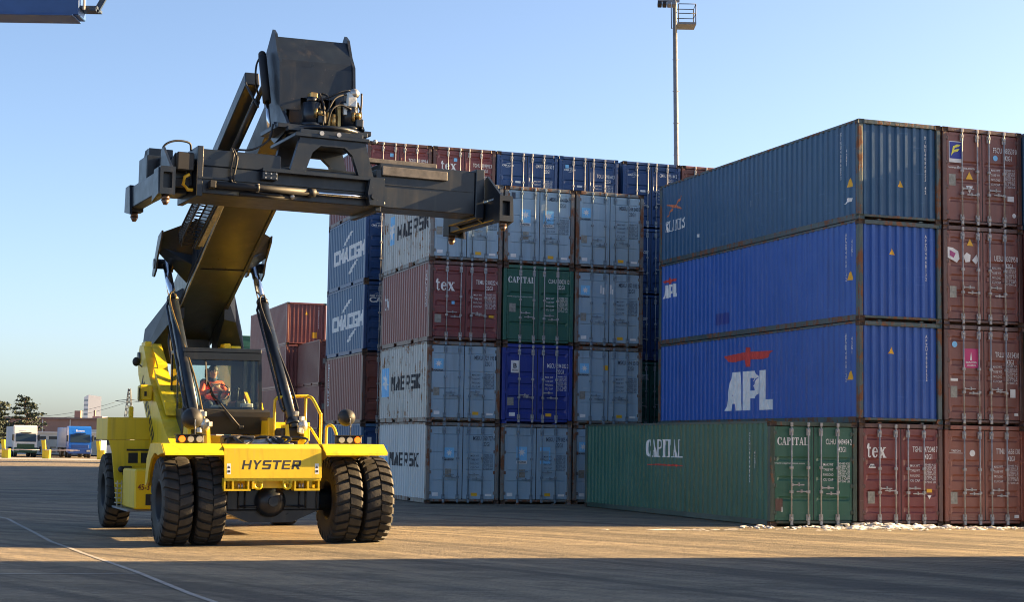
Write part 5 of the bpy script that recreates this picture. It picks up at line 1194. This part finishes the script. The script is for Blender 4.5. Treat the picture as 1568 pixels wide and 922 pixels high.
# ------------------------------------------------------------------ far background on the left
YP = plain('barrier_yellow', (.72, .50, .01), .5)
BRICK = worn('brick_brown', (.27, .17, .14), .12, .85, 0, .6); BRICK2 = worn('roof_brown', (.20, .135, .12), .15, .8, 0, .4)
CONC = worn('pale_concrete', (.55, .55, .53), .1, .8, 0, .3); GLASSD = plain('dark_glass', (.02, .035, .05), .1)
def lorry(x, y, cabmat, low, trailermat, label, sign):
    r = empty('lorry', (x, y, 0), R(21)); tag(r, label, 'lorry', 'lorries at the gate')
    w, h = 2.15, 3.1
    m = MB(); m.prism_x([(-.05, .55), (0, 1.45), (.18, 2.35), (.45, 2.95), (1.0, h), (2.0, h), (2.0, .55)], -w / 2, w / 2); cab_ = m.build('cab', cabmat, r)
    m = MB(); m.b2((-w / 2 - .004, -.09, .40), (w / 2 + .004, .7, .95), .04); m.b2((-w / 2 + .25, -.05, .95), (w / 2 - .25, .15, 1.3), .02); m.build('bumper', low, cab_)
    m = MB(); m.hexa([(-w / 2 + .12, -.03, 1.5), (w / 2 - .12, -.03, 1.5), (w / 2 - .12, .1, 1.5), (-w / 2 + .12, .1, 1.5), (-w / 2 + .14, .13, 2.28), (w / 2 - .14, .13, 2.28), (w / 2 - .14, .25, 2.28), (-w / 2 + .14, .25, 2.28)]); m.build('windscreen', GLASSD, cab_)
    for s in (-1, 1):
        m = MB(); m.b2((s * .95, .5, 1.55), (s * (w / 2 + .01), 1.2, 2.2)); m.build('side_window', GLASSD, cab_)
        m = MB(); m.b2((s * (w / 2 + .05), -.02, 1.6), (s * (w / 2 + .22), .1, 2.2), .02); m.beam((s * w / 2, .1, 2.1), (s * (w / 2 + .12), .05, 2.1), .04, .04); m.build('mirror', BLK2, r)
        m = MB(); m.b2((s * .62, -.1, .62), (s * .95, -.06, .78)); m.build('headlight', LAMP_W, r)
    m = MB(); m.b2((-.5, -.02, 2.36), (.5, .2, 2.42)); m.build('visor', BLK2, cab_)
    letter('cab_sign', sign, WHITE, cab_, lambda u, v, l_, d: (u, .16 + (v - 2.4) * .4 - .02, v))
    for s in (-1, 1):
        for yy in (.55, 3.2, 7.6, 8.8):
            t_ = MB(); t_.lathe([(.0, -.14), (.2, -.14), (.42, -.15), (.46, -.1), (.46, .1), (.42, .15), (.2, .14), (0, .14)], Matrix.Translation((s * .92, yy, .46)) @ Matrix.Rotation(pi / 2, 4, 'Y'), 18); t_.build('wheel', BLK2, r)
    m = MB(); m.b2((-w / 2 - .02, 2.3, .95), (w / 2 + .02, 11.3, 3.0), .03); m.build('trailer', trailermat, r); m = MB(); m.b2((-.5, 1.0, .5), (.5, 11.2, .9)); m.build('trailer_frame', BLK2, r)
lorry(-47.2, 160, plain('lorry_white', (.62, .62, .6), .4), plain('lorry_green', (.015, .06, .03), .4), CONC, 'white lorry with a dark green lower front waiting behind the yellow posts', box2(-.35, 2.62, .35, 2.68))
lorry(-41.9, 160, plain('lorry_blue', (.01, .12, .5), .35), plain('lorry_deep_blue', (.01, .05, .22), .4), plain('lorry_trailer_blue', (.02, .09, .3), .5), 'bright blue lorry facing the yard near the yellow posts', T('Boers', -.4, 2.55, .2, .8))
def part_box(name, lo, hi, mat, parent): m = MB(); m.b2(lo, hi); return m.build(name, mat, parent)
for i, (x, lab) in enumerate(((-46.2, 'yellow barrier post left of the white lorry'), (-42.5, 'yellow barrier post between the white and the blue lorry'), (-37.5, 'yellow barrier post right of the blue lorry, behind the machine'))):
    b = empty('barrier_post', (x, 150, 0)); tag(b, lab, 'barrier post', 'yellow barrier posts')
    m = MB(); m.prism_y([(-.18, .75), (.12, .75), (.02, 1.7), (-.32, 1.7)], -.12, .12); m.b2((-.16, -.2, 0), (.12, .2, .75)); m.build('upright', YP, b)
    part_box('cabinet', (-.1 + .25, -.3, 0), (.5, .3, .85), YP, b)
    if i < 2:
        m = MB(); m.cyl((.0, -.35, .8), (3.3, -.35, .8), .035, n=8); m.build('barrier_arm', plain('arm_white', (.6, .5, .48), .5), b)
t_ = empty('box_trailer', (-50.5, 175, 0), R(0)); tag(t_, 'grey-blue box trailer with dark lettering parked behind the lorries', 'trailer')
MSB = worn('trailer_grey_blue', (.16, .23, .29), .1, .6, 0, 1)
part_box('body', (-.3, 0, .15), (6.9, 2.4, 1.75), MSB, t_); part_box('chassis', (-.2, .3, .02), (6.8, 2.1, .149), BLK2, t_)
letter('lettering', block('MAERSK', -.1, .35, 4.6, .62, .25, 0), BLACKTXT, t_, lambda u, v, l_, d: (u, -l_, v))
ob = empty('gate_office', (-57, 190, 0)); tag(ob, 'low white gate office with a row of windows', 'building'); part_box('wall', (0, 0, 0), (13, 8, 2.5), CONC, ob); part_box('roof', (-.3, -.3, 2.5), (13.3, 8.3, 2.62), plain('roof_white', (.7, .7, .68), .6), ob)
for i in range(8): part_box('window', (.5 + i * 1.55, -.04, 1.2), (1.7 + i * 1.55, -.005, 2.1), GLASSD, ob)
wh = empty('warehouse', (-74, 268, 0)); tag(wh, 'long red-brown brick warehouse across the far left', 'warehouse')
part_box('wall', (-30, 0, 0), (26, 20, 5.0), BRICK, wh); part_box('roof', (-30.3, -.3, 5.0), (26.3, 20.3, 5.3), BRICK2, wh)
for x in (-22, -14, -8, -2.5, 2, 7, 13): part_box('downpipe', (x, -.12, 0), (x + .15, -.01, 5.0), CONC, wh)
for x in (-18, -11, 4, 9.5): part_box('loading_door', (x, -.06, 0), (x + 3.2, -.012, 3.4), CONC, wh)
part_box('chimney', (1.9, 3, 5.3), (2.9, 4, 6.5), BRICK, wh)
tb = empty('tower_block', (-153.5, 600, 0)); tag(tb, 'tall pale tower block catching the sun on its right face', 'tower block')
m = MB(); m.hexa([(-3.6, 3, 0), (-1.0, -1, 0), (3.4, .5, 0), (.6, 4.5, 0), (-3.6, 3, 17.2), (-1.0, -1, 18.0), (3.4, .5, 17.4), (.6, 4.5, 17.2)]); m.build('wall', plain('tower_pale', (.8, .8, .78), .8), tb)
for k in range(9):
    m = MB(); m.prism_z([(-3.5, 2.82), (-1.12, -.84), (-1.14, -.87), (-3.53, 2.79)], 2 + k * 1.7, 2.7 + k * 1.7); m.build('window_band', plain('tower_window', (.18, .22, .27), .3), tb)
rbd = empty('brick_building', (-101, 400, 0)); tag(rbd, 'small red brick building in front of the tower block', 'building'); part_box('wall', (-1, 0, 0), (1.4, 5, 7.4), worn('pink_brick', (.5, .3, .26), .1, .85), rbd); part_box('chimney', (-1, 1, 7.4), (-.6, 1.6, 8.9), BRICK, rbd)
py = empty('power_pylon', (-116.5, 500, 0)); tag(py, 'steel lattice pylon carrying power lines beyond the machine', 'pylon')
m = MB(); hw = lambda z: 1.75 - 1.45 * min(1, z / 17.5)
PZ = [0, 2.5, 5, 7.2, 9.2, 11, 12.6, 14, 15.2, 16.3, 17.4]
for sx in (-1, 1):
    for sy in (-1, 1):
        m.tube([(sx * hw(z), sy * hw(z), z) for z in PZ], .11, 4)
for z0, z1 in zip(PZ, PZ[1:]):
    for sy in (-1, 1):
        m.tube([(-hw(z0), sy * hw(z0), z0), (hw(z1), sy * hw(z1), z1)], .07, 4); m.tube([(hw(z0), sy * hw(z0), z0), (-hw(z1), sy * hw(z1), z1)], .07, 4)
PYM = plain('pylon_steel', (.10, .11, .12), .6)
m.build('lattice', PYM, py)
m = MB(); m.tube([(-4.2, 0, 13.6), (0, 0, 14.1), (4.2, 0, 13.6)], .09, 4); m.tube([(-4.2, 0, 13.6), (0, 0, 13.1), (4.2, 0, 13.6)], .07, 4); m.build('cross_arm', PYM, py)
for k, (xa, za, xb, zb) in enumerate(((-4.2, 13.2, -34, 8.2), (4.2, 13.2, 30, 13.5), (-1, 13.1, -30, 7.4))):
    pts = [(xa + (xb - xa) * i / 10, (0 if k != 1 else 0) + i * .5, za + (zb - za) * i / 10 - 2.2 * (1 - (2 * i / 10 - 1) ** 2) * .5) for i in range(11)]
    tube_obj('power_line', pts, .05, PYM, py, 4)

def leafmat(name, c0, c1):
    m, n, b = newmat(name); t = n.nodes.new('ShaderNodeTexCoord').outputs['Object']
    n.links.new(mix(n, ramp(n, noise(n, t, 1.4, 4), .35, .65), (*c0, 1), (*c1, 1)), b.inputs['Base Color']); b.inputs['Roughness'].default_value = .7; return m
NEED = leafmat('pine_needles', (.014, .028, .02), (.034, .052, .03)); BARK = worn('pine_bark', (.10, .065, .045), .3, .9)
def pine(x, y, h, w, label, seed):
    rnd = random.Random(seed); r = empty('pine_tree', (x, y, 0)); tag(r, label, 'tree', 'pine trees')
    m = MB(); P = [(rnd.uniform(-.12, .12) * i, rnd.uniform(-.1, .1) * i, h * .93 * i / 7) for i in range(8)]
    for i in range(7): m.cyl(P[i], P[i + 1], .24 * (1 - i / 9), .24 * (1 - (i + 1) / 9), 8)
    f = MB()
    for k in range(34):
        q = .24 + .74 * k / 33; i = min(6, int(q * 7)); b0 = Vector(P[i]).lerp(Vector(P[i + 1]), q * 7 - i) if i < 7 else Vector(P[7])
        a = k * 2.399 + rnd.uniform(-.3, .3); L_ = w * (1 - (max(0, q - .3) / .75) ** 1.5) * rnd.uniform(.55, 1.1) + .3
        tip = b0 + Vector((cos(a) * L_, sin(a) * L_, rnd.uniform(-.15, .25)))
        m.cyl(b0, tip, .05, .02, 5)
        for j in range(int(70 * L_ / w) + 24):
            t = rnd.uniform(.3, 1.08); c = b0.lerp(tip, t) + Vector((rnd.gauss(0, .26), rnd.gauss(0, .26), rnd.gauss(.05, .09)))
            s = rnd.uniform(.10, .22); u = Vector((rnd.gauss(0, 1), rnd.gauss(0, 1), rnd.gauss(0, .5))).normalized(); v = u.cross(Vector((rnd.gauss(0, 1), rnd.gauss(0, 1), rnd.gauss(0, 1)))).normalized()
            f.bm.faces.new([f.bm.verts.new(c + u * s * a_ + v * s * .55 * b_) for a_, b_ in ((-1, -.6), (1, -1), (.7, 1), (-.8, .7))])
    m.build('trunk', BARK, r); f.build('crown', NEED, r, recalc=False)
pine(-59.3, 200, 7.3, 2.6, 'dark spreading pine rising behind the white lorry', 5)
pine(-64.2, 205, 6.9, 2.4, 'dark pine cut by the left edge of the picture', 9)
pine(-67.5, 215, 6.0, 2.4, 'dark pine standing beyond the left edge', 12)

# ------------------------------------------------------------------ painted lines, far verge, snow
ground_line('white_lane_line', [(-13.5, 41.5), (-11.6, 38.2), (-9.6, 33.3), (-8.4, 30.3), (-7.55, 28.5), (-6.6, 26.4), (-5.2, 23.3), (-3.9, 20.3), (-2.9, 18.2), (-1.5, 15)], .085)
ground_line('white_cross_line', [(-12, 21.0), (-6.98, 22.75), (-5.1, 23.2)], .07)
ground_line('white_bay_line', [(-40, 50.2), (-15.6, 57.95), (-12, 60)], .14); ground_line('white_bay_line', [(-40, 43.6), (-15.64, 50.56), (-10.5, 52.4)], .12)
bm = bmesh.new(); vs = [bm.verts.new(v) for v in ((-300, 126, .012), (60, 150, .012), (60, 158, .012), (-300, 140, .012))]; bm.faces.new(vs); me = bpy.data.meshes.new('pavement'); bm.to_mesh(me); bm.free(); me.materials.append(worn('pale_pavement', (.34, .34, .33), .15, .8, 0, .5)); tag(link(bpy.data.objects.new('pavement', me)), kind='structure')
def snow_mat():
    m, n, b = newmat('old_snow'); t = n.nodes.new('ShaderNodeTexCoord').outputs['Object']
    n.links.new(mix(n, ramp(n, noise(n, t, 6, 5), .35, .6), (.30, .28, .25, 1), (.74, .74, .74, 1)), b.inputs['Base Color']); b.inputs['Roughness'].default_value = .8
    b.inputs['Subsurface Weight'].default_value = .1; b.inputs['Subsurface Radius'].default_value = (.05, .06, .07); return m
rnd = random.Random(21); m = MB(); Rn = ORIG['R']
def sput(a, b_, r, z=0):
    p = Rn + CD * a - CL * b_; m.ico((p.x, p.y, z + r * .3), r, (rnd.uniform(.9, 1.7), rnd.uniform(.8, 1.3), rnd.uniform(.22, .6)), 1, .25)
random.seed(4)
for i in range(900):                                                          # ploughed ridge along the doors
    a = rnd.uniform(-1.6, 6.2); dens = .35 + .65 * math.exp(-((a - 1.0) / 1.9) ** 2)
    if rnd.random() > dens + .25: continue
    b_ = .42 + abs(rnd.gauss(0, .42)) + .1 * max(0, a - 2); sput(a, b_, rnd.uniform(.010, .058) * (1.15 - min(.8, (b_ - .3) * .5)))
for i in range(60): sput(rnd.gauss(.1, .45), .22 + abs(rnd.gauss(0, .14)), rnd.uniform(.035, .10), rnd.uniform(0, .07))
for i in range(26): sput(rnd.uniform(-3.6, -1.4), rnd.uniform(.2, .9), rnd.uniform(.03, .07))
for a, b_, r in ((-3.35, .3, .09), (-2.9, .25, .10), (-2.75, .2, .06)): sput(a, b_, r)
for i in range(20):                                                          # thin trodden patches in the sun
    a = rnd.gauss(-5.2, 1.5); b_ = 1.2 + rnd.gauss(0, .16) - a * .02; p = Rn + CD * a - CL * b_; m.ico((p.x, p.y, .0), rnd.uniform(.03, .09), (rnd.uniform(1.2, 2.6), 1, .12), 1, .2)
from mathutils import noise as mn
def crust(a0, a1, b0, b1, hfun, step=.045):
    na, nb = int((a1 - a0) / step), int((b1 - b0) / step); G = {}
    def vert(i, j):
        if (i, j) not in G:
            a, b_ = a0 + i * step, b0 + j * step; h_ = hfun(a, b_); p = Rn + CD * a - CL * b_; G[i, j] = (m.bm.verts.new((p.x, p.y, max(-.01, h_))), h_)
        return G[i, j]
    for i in range(na):
        for j in range(nb):
            q = [vert(i, j), vert(i + 1, j), vert(i + 1, j + 1), vert(i, j + 1)]
            if max(h_ for v, h_ in q) > 0: m.bm.faces.new([v for v, h_ in q]).smooth = True
def ridge(a, b_):
    base = .075 * math.exp(-((b_ - .62 - .09 * max(0, a - 2)) / .34) ** 2) * (.45 + .75 * math.exp(-((a - .9) / 1.7) ** 2)) * (1 if a > -1.3 else max(0, 1 + (a + 1.3) * 1.2))
    return base + .075 * mn.fractal(Vector((a * 2.2, b_ * 2.2, 1)), 1, 2, 5) + .05 * mn.fractal(Vector((a * 7, b_ * 7, 4)), 1, 2, 3) - .042
crust(-2.4, 6.3, .12, 1.9, ridge)
crust(-8.2, -2.6, .85, 1.75, lambda a, b_: .05 * mn.fractal(Vector((a * .9, b_ * 3.0, 9)), 1, 2, 4) - .022 - .05 * abs(b_ - 1.25), .05)
sn = m.build('snow', snow_mat()); tag(sn, 'dirty snow ridge ploughed along the foot of the right stack', 'snow', kind='stuff')
